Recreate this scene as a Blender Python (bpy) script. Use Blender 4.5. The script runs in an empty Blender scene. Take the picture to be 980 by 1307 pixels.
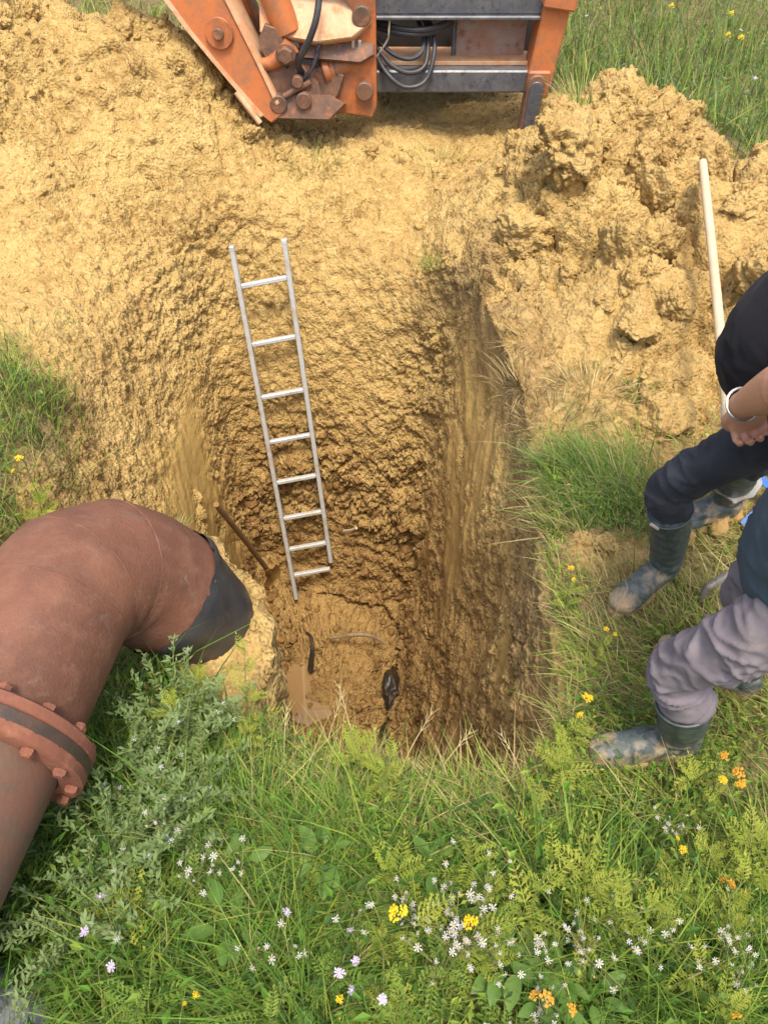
import bpy, bmesh, math, random
import numpy as np
from mathutils import Vector, Matrix, Euler

# ---------------------------------------------------------------- camera, sky, sun, exposure
scene = bpy.context.scene
col = scene.collection
cam_data = bpy.data.cameras.new('camera')
cam = bpy.data.objects.new('camera', cam_data); col.objects.link(cam)
cam.location = (0, 0, 2.1)
cam.rotation_euler = (math.radians(90 - 47), 0, 0)
cam_data.sensor_fit = 'VERTICAL'; cam_data.sensor_height = 24.0
cam_data.lens = 24.0 * 987 / 1307
cam_data.clip_start = 0.05; cam_data.clip_end = 500
scene.camera = cam

SUN_DIR = Vector((0.06, -0.34, 0.93)).normalized()          # towards the sun
elev = math.asin(SUN_DIR.z); azim = math.atan2(SUN_DIR.x, SUN_DIR.y)
world = bpy.data.worlds.new('World'); scene.world = world; world.use_nodes = True
wn = world.node_tree.nodes; wl = world.node_tree.links
sky = wn.new('ShaderNodeTexSky'); sky.sky_type = 'NISHITA'; sky.sun_disc = False
sky.sun_elevation = elev; sky.sun_rotation = azim
sky.air_density = 1.0; sky.dust_density = 5.0; sky.ozone_density = 1.0
bg = wn['Background']; bg.inputs['Strength'].default_value = 0.15
wl.new(sky.outputs['Color'], bg.inputs['Color'])
sd = bpy.data.lights.new('sun', 'SUN'); sun = bpy.data.objects.new('sun', sd); col.objects.link(sun)
sd.energy = 1.5; sd.angle = math.radians(10); sd.color = (1.0, 0.93, 0.80)
sun.location = (4, -4, 10)
sun.rotation_euler = (-SUN_DIR).to_track_quat('-Z', 'Y').to_euler()
scene.view_settings.view_transform = 'Standard'; scene.view_settings.look = 'None'
scene.view_settings.gamma = 1.0; scene.view_settings.use_curve_mapping = False
scene.view_settings.exposure = 1.12
scene.cycles.max_bounces = 8; scene.cycles.diffuse_bounces = 6; scene.cycles.transparent_max_bounces = 8

rng = np.random.default_rng(7); random.seed(7)

# ---------------------------------------------------------------- vectorised noise
def _h(i, j, k, seed):
    h = (i.astype(np.uint32) * np.uint32(374761393) + j.astype(np.uint32) * np.uint32(668265263)
         + k.astype(np.uint32) * np.uint32(1274126177) + np.uint32((seed * 2654435761) & 0xffffffff))
    h = (h ^ (h >> np.uint32(13))) * np.uint32(1274126177)
    h = (h ^ (h >> np.uint32(15))) * np.uint32(2246822519)
    return h ^ (h >> np.uint32(16))
def gnoise(P, seed=0):
    P = np.asarray(P, np.float32)
    I = np.floor(P).astype(np.int32); F = P - I
    U = F * F * F * (F * (F * 6 - 15) + 10)
    out = np.zeros(len(P), np.float32)
    for a in (0, 1):
        for b in (0, 1):
            for c in (0, 1):
                h = _h(I[:, 0] + a, I[:, 1] + b, I[:, 2] + c, seed)
                gx = (h & np.uint32(1023)).astype(np.float32) / 511.5 - 1
                gy = ((h >> np.uint32(10)) & np.uint32(1023)).astype(np.float32) / 511.5 - 1
                gz = ((h >> np.uint32(20)) & np.uint32(1023)).astype(np.float32) / 511.5 - 1
                d = gx * (F[:, 0] - a) + gy * (F[:, 1] - b) + gz * (F[:, 2] - c)
                w = ((U[:, 0] if a else 1 - U[:, 0]) * (U[:, 1] if b else 1 - U[:, 1]) * (U[:, 2] if c else 1 - U[:, 2]))
                out += w * d
    return out * 1.4
def fbm(P, octv=4, seed=0, gain=0.5):
    P = np.asarray(P, np.float32); s = np.zeros(len(P), np.float32); a = 1.0
    for o in range(octv):
        s += a * gnoise(P * (2.03 ** o) + o * 17.3, seed + o); a *= gain
    return s
def worley(P, seed=0):
    P = np.asarray(P, np.float32)
    I = np.floor(P).astype(np.int32); F = P - I
    f1 = np.full(len(P), 9.0, np.float32); f2 = f1.copy(); cid = np.zeros(len(P), np.uint32)
    for a in (-1, 0, 1):
        for b in (-1, 0, 1):
            for c in (-1, 0, 1):
                h = _h(I[:, 0] + a, I[:, 1] + b, I[:, 2] + c, seed)
                x = (h & np.uint32(1023)).astype(np.float32) / 1024 + a - F[:, 0]
                y = ((h >> np.uint32(10)) & np.uint32(1023)).astype(np.float32) / 1024 + b - F[:, 1]
                z = ((h >> np.uint32(20)) & np.uint32(1023)).astype(np.float32) / 1024 + c - F[:, 2]
                d = np.sqrt(x * x + y * y + z * z)
                closer = d < f1
                f2 = np.where(closer, f1, np.minimum(f2, d)); cid = np.where(closer, h, cid); f1 = np.where(closer, d, f1)
    return f1, f2, (cid >> np.uint32(8)).astype(np.float32) / 16777216.0
def sstep(a, b, x):
    t = np.clip((x - a) / (b - a), 0, 1); return t * t * (3 - 2 * t)

# ---------------------------------------------------------------- object helpers
ORG = {}
def thing(name, label, cat, loc=(0, 0, 0), group=None):
    o = bpy.data.objects.new(name, None); col.objects.link(o); o.location = loc
    o.empty_display_size = 0.1
    ORG[o.name] = Vector(loc); tag(o, label, cat, group); return o
def tag(o, label=None, cat=None, group=None, kind=None):
    if label: o['label'] = label
    if cat: o['category'] = cat
    if group: o['group'] = group
    if kind: o['kind'] = kind
    return o
def link(name, me, parent=None, loc=None):
    o = bpy.data.objects.new(name, me); col.objects.link(o)
    if parent is not None: o.parent = parent
    if loc is not None: o.location = loc
    return o
def np_mesh(name, V, F, mats, smooth=True, sharp=None):
    """F: (n,3) or (n,4) array, or list of lists"""
    me = bpy.data.meshes.new(name)
    V = np.asarray(V, np.float32)
    if isinstance(F, np.ndarray):
        n, k = F.shape
        me.vertices.add(len(V)); me.vertices.foreach_set('co', V.ravel())
        me.loops.add(n * k); me.loops.foreach_set('vertex_index', F.ravel().astype(np.int32))
        me.polygons.add(n); me.polygons.foreach_set('loop_start', np.arange(0, n * k, k, dtype=np.int32))
        me.update(calc_edges=True)
    else:
        me.from_pydata([tuple(map(float, v)) for v in V], [], [tuple(map(int, f)) for f in F]); me.update()
    me.polygons.foreach_set('use_smooth', np.full(len(me.polygons), smooth, dtype=bool))
    if sharp: me.set_sharp_from_angle(angle=math.radians(sharp))
    for m in (mats if isinstance(mats, (list, tuple)) else [mats]): me.materials.append(m)
    return me
class MB:
    def __init__(s): s.V = []; s.F = []
    def add(s, V, F):
        o = len(s.V); s.V += [tuple(v) for v in V]; s.F += [[i + o for i in f] for f in F]; return s
    def tube(s, *a, **k): return s.add(*tube(*a, **k))
    def box(s, *a, **k): return s.add(*bevbox(*a, **k))
    def cyl(s, *a, **k): return s.add(*cyl(*a, **k))
    def prism(s, *a, **k): return s.add(*prism(*a, **k))
    def build(s, name, mat, parent=None, smooth=True, sharp=35, org=None):
        if org is None: org = ORG.get(parent.name, Vector((0, 0, 0))) if parent is not None else Vector((0, 0, 0))
        V = np.array(s.V, np.float32) - np.array(org, np.float32)
        o = link(name, np_mesh(name, V, s.F, mat, smooth, sharp), parent)
        ORG[o.name] = Vector(org)
        if parent is None: o.location = org
        return o
def catmull(P, n, closed=False):
    P = np.asarray(P, float)
    if P.ndim == 1: P = P[:, None]
    k = len(P)
    u = np.linspace(0, k if closed else k - 1, n, endpoint=not closed)
    i = np.floor(u).astype(int)
    if not closed: i = np.clip(i, 0, k - 2)
    t = (u - i)[:, None]
    if closed: g = lambda j: P[j % k]
    else:
        Q = np.vstack([2 * P[0] - P[1], P, 2 * P[-1] - P[-2]]); g = lambda j: Q[j + 1]
    p0, p1, p2, p3 = g(i - 1), g(i), g(i + 1), g(i + 2)
    return 0.5 * (2 * p1 + (p2 - p0) * t + (2 * p0 - 5 * p1 + 4 * p2 - p3) * t ** 2 + (3 * p1 - p0 - 3 * p2 + p3) * t ** 3)
def tube(pts, radii, side=None, n=14, m=None, cap=True):
    pts = np.asarray(pts, float); r = np.asarray(radii, float)
    if r.ndim == 0: r = np.full(len(pts), float(r))
    if r.ndim == 1: r = np.stack([r, r], 1)
    if m: pts = catmull(pts, m); r = np.clip(catmull(r, m), 1e-4, None)
    k = len(pts)
    T = np.gradient(pts, axis=0); T /= np.linalg.norm(T, axis=1)[:, None] + 1e-12
    if side is None:
        s = np.array([0, 0, 1.0]) if abs(T[0, 2]) < 0.8 else np.array([1.0, 0, 0])
    else: s = np.asarray(side, float)
    V = []; a = np.linspace(0, 2 * math.pi, n, endpoint=False)
    for i in range(k):
        if side is not None: s = np.asarray(side, float)
        u = s - T[i] * s.dot(T[i]); u /= np.linalg.norm(u) + 1e-12; s = u
        v = np.cross(T[i], u)
        for q in a: V.append(pts[i] + u * math.cos(q) * r[i, 0] + v * math.sin(q) * r[i, 1])
    F = []
    for i in range(k - 1):
        for j in range(n):
            j2 = (j + 1) % n
            F.append([i * n + j, i * n + j2, (i + 1) * n + j2, (i + 1) * n + j])
    if cap:
        F.append(list(range(n))[::-1]); F.append([(k - 1) * n + j for j in range(n)])
    return V, F
def cyl(p0, p1, r, n=16, bev=None, r2=None):
    p0 = np.asarray(p0, float); p1 = np.asarray(p1, float); L = np.linalg.norm(p1 - p0); d = (p1 - p0) / L
    b = min(r * 0.12, L * 0.2) if bev is None else bev; r2 = r if r2 is None else r2
    return tube([p0, p0 + d * b, p1 - d * b, p1], [r - b, r, r2, r2 - b], n=n)
def bevbox(c, size, rot=None, bevel=0.006):
    bm = bmesh.new(); bmesh.ops.create_cube(bm, size=1.0)
    for v in bm.verts: v.co = Vector((v.co.x * size[0], v.co.y * size[1], v.co.z * size[2]))
    if bevel > 0: bmesh.ops.bevel(bm, geom=list(bm.edges), offset=min(bevel, min(size) * 0.3), segments=1, affect='EDGES')
    R = rot.to_matrix() if isinstance(rot, Euler) else (rot if rot is not None else Matrix.Identity(3))
    bm.verts.index_update()
    V = [R @ v.co + Vector(c) for v in bm.verts]; F = [[v.index for v in f.verts] for f in bm.faces]; bm.free()
    return V, F
def prism(outline, org, u, v, th):
    """extruded outline; u,v axes, thickness along u x v (centred)"""
    u = Vector(u).normalized(); v = Vector(v).normalized(); w = u.cross(v); org = Vector(org); n = len(outline)
    b = min(0.008, th * 0.2); c = Vector((sum(p[0] for p in outline) / n, sum(p[1] for p in outline) / n, 0))
    V = []
    for sgn, sh in ((-1, b), (-1, 0), (1, 0), (1, b)):
        for p in outline:
            q = Vector((p[0], p[1], 0)); 
            if sh: q = q + (c - q).normalized() * b
            off = (th / 2 if sh else th / 2 - b) * sgn
            V.append(org + u * q.x + v * q.y + w * off)
    F = [list(range(n))[::-1], [3 * n + i for i in range(n)]]
    for k in range(3):
        for i in range(n):
            j = (i + 1) % n; F.append([k * n + i, k * n + j, (k + 1) * n + j, (k + 1) * n + i])
    return V, F
def remesh(name, mb, voxel, mat, parent, smooth=4, disp=None, org=None):
    """closed overlapping shells -> one continuous skin"""
    org = ORG.get(parent.name, Vector((0, 0, 0))) if org is None else org
    me = np_mesh('tmp', np.array(mb.V, np.float32) - np.array(org, np.float32), mb.F, mat)
    bm = bmesh.new(); bm.from_mesh(me); bmesh.ops.recalc_face_normals(bm, faces=bm.faces); bm.to_mesh(me); bm.free()
    o = link('tmp', me)
    m = o.modifiers.new('r', 'REMESH'); m.mode = 'VOXEL'; m.voxel_size = voxel; m.use_smooth_shade = True
    if smooth:
        s = o.modifiers.new('s', 'SMOOTH'); s.iterations = smooth; s.factor = 0.5
    dg = bpy.context.evaluated_depsgraph_get()
    out = bpy.data.meshes.new_from_object(o.evaluated_get(dg)); out.name = name
    bpy.data.objects.remove(o); bpy.data.meshes.remove(me)
    if disp is not None:
        n = len(out.vertices); co = np.empty(n * 3, np.float32); out.vertices.foreach_get('co', co); co = co.reshape(-1, 3)
        no = np.empty(n * 3, np.float32); out.vertex_normals.foreach_get('vector', no); no = no.reshape(-1, 3)
        co = co + no * disp(co + np.array(org, np.float32))[:, None]
        out.vertices.foreach_set('co', co.ravel()); out.update()
    out.polygons.foreach_set('use_smooth', np.full(len(out.polygons), True, dtype=bool))
    if not out.materials: out.materials.append(mat)
    r = link(name, out, parent); ORG[r.name] = Vector(org); return r
def copy_tree(o, parent=None):
    c = o.copy(); col.objects.link(c); c.parent = parent
    for ch in o.children: copy_tree(ch, c)
    return c

# ---------------------------------------------------------------- materials
def nodemat(name):
    m = bpy.data.materials.new(name); m.use_nodes = True
    nt = m.node_tree; return m, nt, nt.nodes, nt.links, nt.nodes['Principled BSDF']
def mixc(nt, fac, a, b, mode='MIX'):
    n = nt.nodes.new('ShaderNodeMix'); n.data_type = 'RGBA'; n.blend_type = mode
    for i, v in ((0, fac), (6, a), (7, b)):
        if isinstance(v, bpy.types.NodeSocket): nt.links.new(v, n.inputs[i])
        else: n.inputs[i].default_value = v if i == 0 else (*v, 1)
    return n.outputs[2]
def noise_tex(nt, scale, detail=4, rough=0.55, vec=None, dist=0.0):
    n = nt.nodes.new('ShaderNodeTexNoise'); n.inputs['Scale'].default_value = scale
    n.inputs['Detail'].default_value = detail; n.inputs['Roughness'].default_value = rough; n.inputs['Distortion'].default_value = dist
    if vec is not None: nt.links.new(vec, n.inputs['Vector'])
    return n.outputs['Fac']
def ramp(nt, fac, p0, p1, c0=(0, 0, 0), c1=(1, 1, 1)):
    n = nt.nodes.new('ShaderNodeValToRGB'); e = n.color_ramp.elements
    e[0].position = p0; e[1].position = p1; e[0].color = (*c0, 1); e[1].color = (*c1, 1)
    nt.links.new(fac, n.inputs[0]); return n.outputs[0]
def math_n(nt, op, a, b=0.5):
    n = nt.nodes.new('ShaderNodeMath'); n.operation = op
    for i, v in ((0, a), (1, b)):
        if isinstance(v, bpy.types.NodeSocket): nt.links.new(v, n.inputs[i])
        else: n.inputs[i].default_value = v
    return n.outputs[0]
def bump(nt, height, strength, dist, bsdf, prev=None):
    n = nt.nodes.new('ShaderNodeBump'); n.inputs['Strength'].default_value = strength; n.inputs['Distance'].default_value = dist
    nt.links.new(height, n.inputs['Height'])
    if prev is not None: nt.links.new(prev, n.inputs['Normal'])
    nt.links.new(n.outputs[0], bsdf.inputs['Normal']); return n.outputs[0]
def objco(nt):
    return nt.nodes.new('ShaderNodeTexCoord').outputs['Object']
def geoco(nt):
    return nt.nodes.new('ShaderNodeNewGeometry').outputs['Position']
def worn(name, base, dirt, scale=6, lo=0.45, hi=0.65, rough=0.6, metal=0.0, second=None, bs=0.25, bd=0.004, fine=80):
    """base colour with noisy patches of dirt / rust and a second colour"""
    m, nt, N, L, B = nodemat(name); v = objco(nt)
    f = ramp(nt, noise_tex(nt, scale, 7, 0.65, v, 0.4), lo, hi)
    c = mixc(nt, f, base, dirt)
    if second: c = mixc(nt, ramp(nt, noise_tex(nt, scale * 2.7, 6, 0.7, v), 0.52, 0.68), c, second)
    g = noise_tex(nt, fine, 4, 0.6, v)
    c = mixc(nt, math_n(nt, 'MULTIPLY', g, 0.5), c, tuple(x * 0.62 for x in base))
    L.new(c, B.inputs['Base Color']); B.inputs['Roughness'].default_value = rough; B.inputs['Metallic'].default_value = metal
    bump(nt, g, bs, bd, B); return m
def vcol_mat(name, rough=0.6, trans=0.0, attr='tint'):
    m, nt, N, L, B = nodemat(name)
    a = N.new('ShaderNodeAttribute'); a.attribute_name = attr
    L.new(a.outputs['Color'], B.inputs['Base Color']); B.inputs['Roughness'].default_value = rough
    B.inputs['Specular IOR Level'].default_value = 0.18
    if trans:
        t = N.new('ShaderNodeBsdfTranslucent'); mx = N.new('ShaderNodeMixShader'); mx.inputs[0].default_value = trans
        L.new(a.outputs['Color'], t.inputs['Color']); L.new(B.outputs[0], mx.inputs[1]); L.new(t.outputs[0], mx.inputs[2])
        L.new(mx.outputs[0], N['Material Output'].inputs['Surface'])
    return m
def leaf_mat(name, c0, c1, trans=0.3, rough=0.55):
    m, nt, N, L, B = nodemat(name)
    inf = N.new('ShaderNodeObjectInfo')
    c = mixc(nt, inf.outputs['Random'], c0, c1)
    c = mixc(nt, math_n(nt, 'MULTIPLY', noise_tex(nt, 30, 3, 0.5, objco(nt)), 0.45), c, tuple(x * 0.6 for x in c0))
    L.new(c, B.inputs['Base Color']); B.inputs['Roughness'].default_value = rough; B.inputs['Specular IOR Level'].default_value = 0.2
    t = N.new('ShaderNodeBsdfTranslucent'); mx = N.new('ShaderNodeMixShader'); mx.inputs[0].default_value = trans
    L.new(c, t.inputs['Color']); L.new(B.outputs[0], mx.inputs[1]); L.new(t.outputs[0], mx.inputs[2])
    L.new(mx.outputs[0], N['Material Output'].inputs['Surface'])
    return m
# ================================================================ THE GROUND WITH THE PIT
def bumpg(x, y, cx, cy, h, sx, sy):
    return h * np.exp(-((x - cx) / sx) ** 2 - ((y - cy) / sy) ** 2)
def H(x, y):
    """height of the ground outside the pit"""
    x = np.asarray(x, float); y = np.asarray(y, float)
    z = np.zeros_like(x)
    z -= 0.34 * (1 - sstep(4.3, 5.35, y)) * sstep(3.2, 4.1, y) * sstep(-2.6, -1.0, x) * (1 - sstep(0.1, 0.6, x))
    z -= 0.46 * sstep(-1.75, -1.05, x) * sstep(1.75, 2.5, y) * (1 - sstep(3.4, 4.3, y)) * (1 - sstep(-0.5, -0.2, x))
    z -= 0.22 * sstep(-1.55, -1.3, x) * sstep(1.45, 1.75, y) * (1 - sstep(3.0, 4.6, y)) * (1 - sstep(-0.9, -0.6, x))
    z -= 0.12 * sstep(2.7, 3.2, y) * (1 - sstep(3.6, 5.2, y)) * (1 - sstep(-1.6, -1.0, x))
    # spoil heaps
    z += bumpg(x, y, -3.2, 5.7, 1.25, 1.25, 1.2) + bumpg(x, y, -1.42, 5.5, 0.50, 0.50, 0.55) + bumpg(x, y, -2.0, 4.4, 0.18, 0.9, 0.8)
    z += bumpg(x, y, 1.50, 5.05, 0.46, 0.65, 0.55) + bumpg(x, y, .85, 4.55, .16, .4, .4) + bumpg(x, y, 1.02, 4.05, 0.42, 0.42, 0.50) + bumpg(x, y, 1.85, 3.65, 0.50, 0.52, 0.50)
    z += bumpg(x, y, 1.35, 3.05, 0.20, 0.5, 0.4) + bumpg(x, y, 2.5, 3.2, 0.45, 0.7, 0.6) + bumpg(x, y, 1.25, 4.6, 0.12, 0.3, 0.3) - bumpg(x, y, .6, 5.4, .12, .5, .5) - bumpg(x, y, .95, 5.25, .22, .28, .35)
    z += 0.10 * sstep(3.5, 6, x) + 0.15 * sstep(7, 12, y) + 0.9 * sstep(25, 80, np.hypot(x, y))
    return z
def poly_side(x, y, pts):
    """signed: >0 beyond the polyline (left of travel direction)"""
    best = np.full(x.shape, 1e9); sg = np.zeros(x.shape)
    for (ax, ay), (bx, by) in zip(pts[:-1], pts[1:]):
        dx, dy = bx - ax, by - ay; t = np.clip(((x - ax) * dx + (y - ay) * dy) / (dx * dx + dy * dy), 0, 1)
        d = np.hypot(x - ax - t * dx, y - ay - t * dy); s = dx * (y - ay) - dy * (x - ax)
        m = d < best; best = np.where(m, d, best); sg = np.where(m, np.sign(s), sg)
    return best * sg
RIM = [(-.34, 1.10, -.45, 1.5), (0, 0.97, -.2, 1.4), (.38, .95, .0, 1.4), (.53, 1.15, .10, 1.5), (.56, 1.6, .12, 1.9),
       (.61, 2.2, .12, 2.4), (.59, 2.85, .12, 2.9), (.52, 3.35, .16, 3.3), (.40, 3.93, .18, 3.6), (.10, 4.32, 0, 3.75),
       (-.32, 4.56, -.35, 3.85), (-.78, 4.64, -.72, 3.93), (-1.18, 4.45, -.99, 3.97), (-1.42, 3.85, -1.03, 3.6),
       (-1.45, 3.12, -1.0, 3.1), (-1.22, 2.5, -.92, 2.7), (-.86, 2.1, -.78, 2.3), (-.50, 1.78, -.6, 1.95), (-.36, 1.4, -.5, 1.7)]
RX = catmull([r[:2] for r in RIM], 240, True)
def rim_dist(x, y):
    """signed distance to the pit rim, negative inside (x, y flat arrays)"""
    d = np.full(x.shape, 1e9); ins = np.zeros(x.shape, bool)
    a = RX; b = np.roll(RX, -1, 0)
    for (ax, ay), (bx, by) in zip(a, b):
        dx, dy = bx - ax, by - ay; t = np.clip(((x - ax) * dx + (y - ay) * dy) / (dx * dx + dy * dy + 1e-12), 0, 1)
        d = np.minimum(d, np.hypot(x - ax - t * dx, y - ay - t * dy))
        cr = ((ay > y) != (by > y)) & (x < dx * (y - ay) / (dy + 1e-12) + ax); ins ^= cr
    return np.where(ins, -d, d)
FAR_EDGE = [(0.9, 6.6), (1.35, 6.15), (1.95, 5.65), (2.10, 4.75), (2.7, 4.55), (3.6, 4.1), (9, 3.5)]
def grassy(x, y):
    """1 where the meadow still grows, 0 on bare soil (soft edge)"""
    x = np.asarray(x, float); y = np.asarray(y, float)
    P = np.stack([x, y, np.zeros_like(x)], 1)
    w = 0.10 * gnoise(P * 3.1, 5) + 0.05 * gnoise(P * 9, 6)
    near = sstep(0.05, -0.05, y - 1.12 + w - 0.28 * sstep(-.55, -.75, x) - 0.30 * sstep(-1.15, -1.4, x))
    left = sstep(-1.36, -1.54, x + w + 0.10 * sstep(2.3, 2.9, y)) * sstep(3.0, 2.75, y + w * 2 + (x + 1.4) * 0.5) * sstep(0.8, 1.2, y)
    right = sstep(0.54, 0.62, x + w) * sstep(2.45, 2.15, y + w * 2 - 0.25 * sstep(1.2, 2.2, x)) 
    patch = np.maximum(np.exp(-((x - .80) / .17) ** 2 - ((y - 1.76) / .10) ** 2), 0.9 * np.exp(-((x - 1.22) / .2) ** 2 - ((y - 2.12) / .2) ** 2))
    right = right * (1 - np.clip(patch * 1.6, 0, 1))
    far = sstep(-0.1, 0.12, poly_side(x, y, FAR_EDGE[::-1]) * -1 + w * 2)
    back = sstep(6.9, 7.4, y + w * 3 - 0.3 * sstep(-2, -3.5, x) )
    return np.clip(np.maximum.reduce([near, left, right, far, back]), 0, 1)

NS, NF, NW, NO, NB = 1340, 40, 245, 360, 24
ctrl = np.array(RIM)
dense = catmull(ctrl, 6000, True)
seg = np.hypot(*(np.roll(dense[:, :2], -1, 0) - dense[:, :2]).T)
ci_ = np.arange(6000) / 6000 * len(RIM); seg = seg * (0.42 + 0.58 * sstep(3.0, 5.5, ci_) * sstep(18.0, 16.0, ci_)) * (1 + .35 * sstep(7.5, 8.5, ci_) * sstep(16.5, 15, ci_)); cum = np.concatenate([[0], np.cumsum(seg)])
ts = np.interp(np.linspace(0, cum[-1], NS, endpoint=False), cum, np.arange(6001))
ii = ts.astype(int) % 6000; fr = (ts - np.floor(ts))[:, None]
RQ = dense[ii] * (1 - fr) + dense[(ii + 1) % 6000] * fr
PR, PQ = RQ[:, :2], RQ[:, 2:]
sidx = ts / 6000 * len(RIM)                                    # control index along the rim
FC = np.array([-.42, 2.75])
ang = np.arctan2((PR[:, 1] - 2.7) / 1.75, (PR[:, 0] + .2) / .85)
PO = np.stack([-.2 + 5.6 * np.cos(ang), 3.2 + 5.6 * np.sin(ang)], 1)
PB = np.stack([-.2 + 130 * np.cos(ang), 3.2 + 130 * np.sin(ang)], 1)
rows_xy = []; rows_z = []; zone = []; tpar = []
def floor_z(x, y):
    P = np.stack([x, y, 0 * x], 1)
    return -3.10 + 0.16 * sstep(3.2, 3.9, y) + 0.10 * fbm(P * 3.4, 4, 21) + 0.10 * sstep(-.7, -.98, x) - 0.26 * np.exp(-((x + .68) / .13) ** 2 - ((y - 3.12) / .28) ** 2) - 0.22 * np.exp(-((x + .46) / .11) ** 2 - ((y - 2.84) / .11) ** 2)
flare = sstep(8.0, 9.3, sidx) * sstep(17.0, 15.8, sidx)
zr = H(PR[:, 0], PR[:, 1]) - 0.05
zq = floor_z(PQ[:, 0], PQ[:, 1])
for k in range(NF):
    f = (k + 0.5) / NF; xy = FC + (PQ - FC) * f
    rows_xy.append(xy); rows_z.append(floor_z(xy[:, 0], xy[:, 1])); zone.append(0); tpar.append(np.full(NS, 0.0))
for k in range(NW):
    t = k / (NW - 1)
    w = 1 - (1 - t) ** 1.12
    w = (w + flare * ((0.40 * t + 0.60 * t ** 3.6) - w))[:, None]
    fil = 0.10 * math.exp(-t / 0.05)
    xy = PQ + (PR - PQ) * w; nrm = FC + [0, .1] - xy; nrm /= np.linalg.norm(nrm, axis=1)[:, None] + 1e-9
    xy = xy + nrm * fil
    rows_xy.append(xy); rows_z.append(zq + (zr - zq) * t); zone.append(1); tpar.append(np.full(NS, t))
for k in range(1, NO + 1):
    f = (k / NO) ** 1.18; xy = PR + (PO - PR) * f
    d = np.linalg.norm(xy - PR, axis=1)
    rows_xy.append(xy); rows_z.append(H(xy[:, 0], xy[:, 1]) - 0.05 * np.exp(-d / 0.06)); zone.append(2); tpar.append(1 + d)
for k in range(1, NB + 1):
    f = (k / NB) ** 3.2; xy = PO + (PB - PO) * f
    rows_xy.append(xy); rows_z.append(H(xy[:, 0], xy[:, 1])); zone.append(3); tpar.append(np.full(NS, 9.0))
XY = np.array(rows_xy); Z = np.array(rows_z); TP = np.array(tpar); ZN = np.repeat(np.array(zone)[:, None], NS, 1)
NR = len(XY)
G = np.concatenate([XY, Z[..., None]], 2)
def grid_normals(G):
    du = np.roll(G, -1, 1) - np.roll(G, 1, 1); dv = np.gradient(G, axis=0)
    n = np.cross(du, dv); n /= np.linalg.norm(n, axis=2)[..., None] + 1e-12
    return n
SI = np.repeat(sidx[None], NR, 0)
Pf = G.reshape(-1, 3).astype(np.float32)
fx, fy, fz = Pf[:, 0], Pf[:, 1], Pf[:, 2]
tpf = TP.ravel(); znf = ZN.ravel(); sif = SI.ravel()
wall = (znf == 1); near_m = (znf < 3)
gr = np.zeros(len(Pf)); o_ = znf >= 2; gr[o_] = grassy(fx[o_], fy[o_])
heap = np.clip((bumpg(fx, fy, 1.5, 5.05, 1, .7, .7) + bumpg(fx, fy, 1.1, 4.0, 1, .6, .6) + bumpg(fx, fy, 1.9, 3.6, 1, .7, .7)
        + bumpg(fx, fy, 1.4, 3.0, .7, .6, .45) + bumpg(fx, fy, 2.6, 3.3, 1, .8, .7) + bumpg(fx, fy, -3.1, 5.4, .9, 1.2, 1.1) + bumpg(fx, fy, -1.4, 5.6, .8, .5, .5)), 0, 1)
heap = np.where(znf >= 2, heap, 0)
def smask(lo, hi, soft=0.4):
    return sstep(lo - soft, lo + soft, sif) * (1 - sstep(hi - soft, hi + soft, sif))
wob = fbm(Pf * [1.6, 1.6, 1.1], 3, 31)
leftw = np.where(wall, smask(12.7, 16.0), 0)
rightw = np.where(wall, smask(3.0, 7.6, .3), 0)
backw = np.where(wall, smask(8.2, 12.3, .4), 0)
smear = leftw * sstep(0.02, 0.20, tpf + wob * 0.25) * sstep(0.92, 0.68, tpf + 0.16 * wob)
ALG = .6 * fy + .8 * fz; QQ = .8 * fy - .6 * fz
st = gnoise(np.stack([QQ * 4.5, ALG * .9, 0 * tpf], 1), 77)        # bucket smears run down the right wall
smear = np.maximum(smear, rightw * sstep(0.05, 0.45, st + 0.45 * wob) * sstep(0.12, 0.45, tpf) * 0.8)
smear = np.maximum(smear, .9 * np.where(wall, smask(5.6, 7.5, .35), 0) * sstep(.10, .35, tpf + .2 * wob) * sstep(1.0, .84, tpf + .1 * wob) * sstep(-.5, -.05, wob + .5 * st))
shelf_flat = np.where(znf == 2, sstep(0.15, 0.42, wob + 0.25 * gnoise(Pf * 2.2, 41)) * (1 - heap), 0)
smear = np.clip(smear * (1 - .75 * sstep(.10, .45, gnoise(Pf * [4.5, 4.5, 3.0], 42))), 0, 1)
rough = np.where(wall, 0.85, 0.95) + 0.45 * heap + np.where(znf == 0, 0.75, 0)
rough *= (1 - 0.35 * rightw); rough *= (1 - 0.92 * smear) * (1 - 0.45 * shelf_flat)
rough *= (1 - 0.65 * gr)
rough = np.where(znf == 3, 0.15, rough)
backrough = backw * sstep(.75, .2, tpf); rough = rough + 0.35 * backrough
rough *= 1 - .45 * np.where(wall, smask(8.6, 16.6, .4) * sstep(.55, .8, tpf), 0)
nm = near_m
Q = Pf[nm]
Wp = Q + 0.05 * np.stack([gnoise(Q * 5, 50), gnoise(Q * 5, 51), gnoise(Q * 5, 52)], 1) + 0.015 * np.stack([gnoise(Q * 19, 53), gnoise(Q * 19, 54), gnoise(Q * 19, 55)], 1)
disp = np.zeros(len(Pf), np.float32)
hq = heap[nm]; rq = rough[nm]; sq = smear[nm]
f1, f2, id1 = worley(Wp * 3.3, 60); big = (0.62 - f1) * 0.05 - 0.035 * np.exp(-(f2 - f1) * 9) + (id1 - .5) * 0.05 + 0.045 * fbm(Q * 4.0, 5, 67, .55)
f1, f2, id2 = worley(Wp * 8.0 + 3.1, 61); mid = (0.60 - f1) * 0.050 - 0.040 * np.exp(-(f2 - f1) * 14) + (id2 - .5) * 0.035
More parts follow.
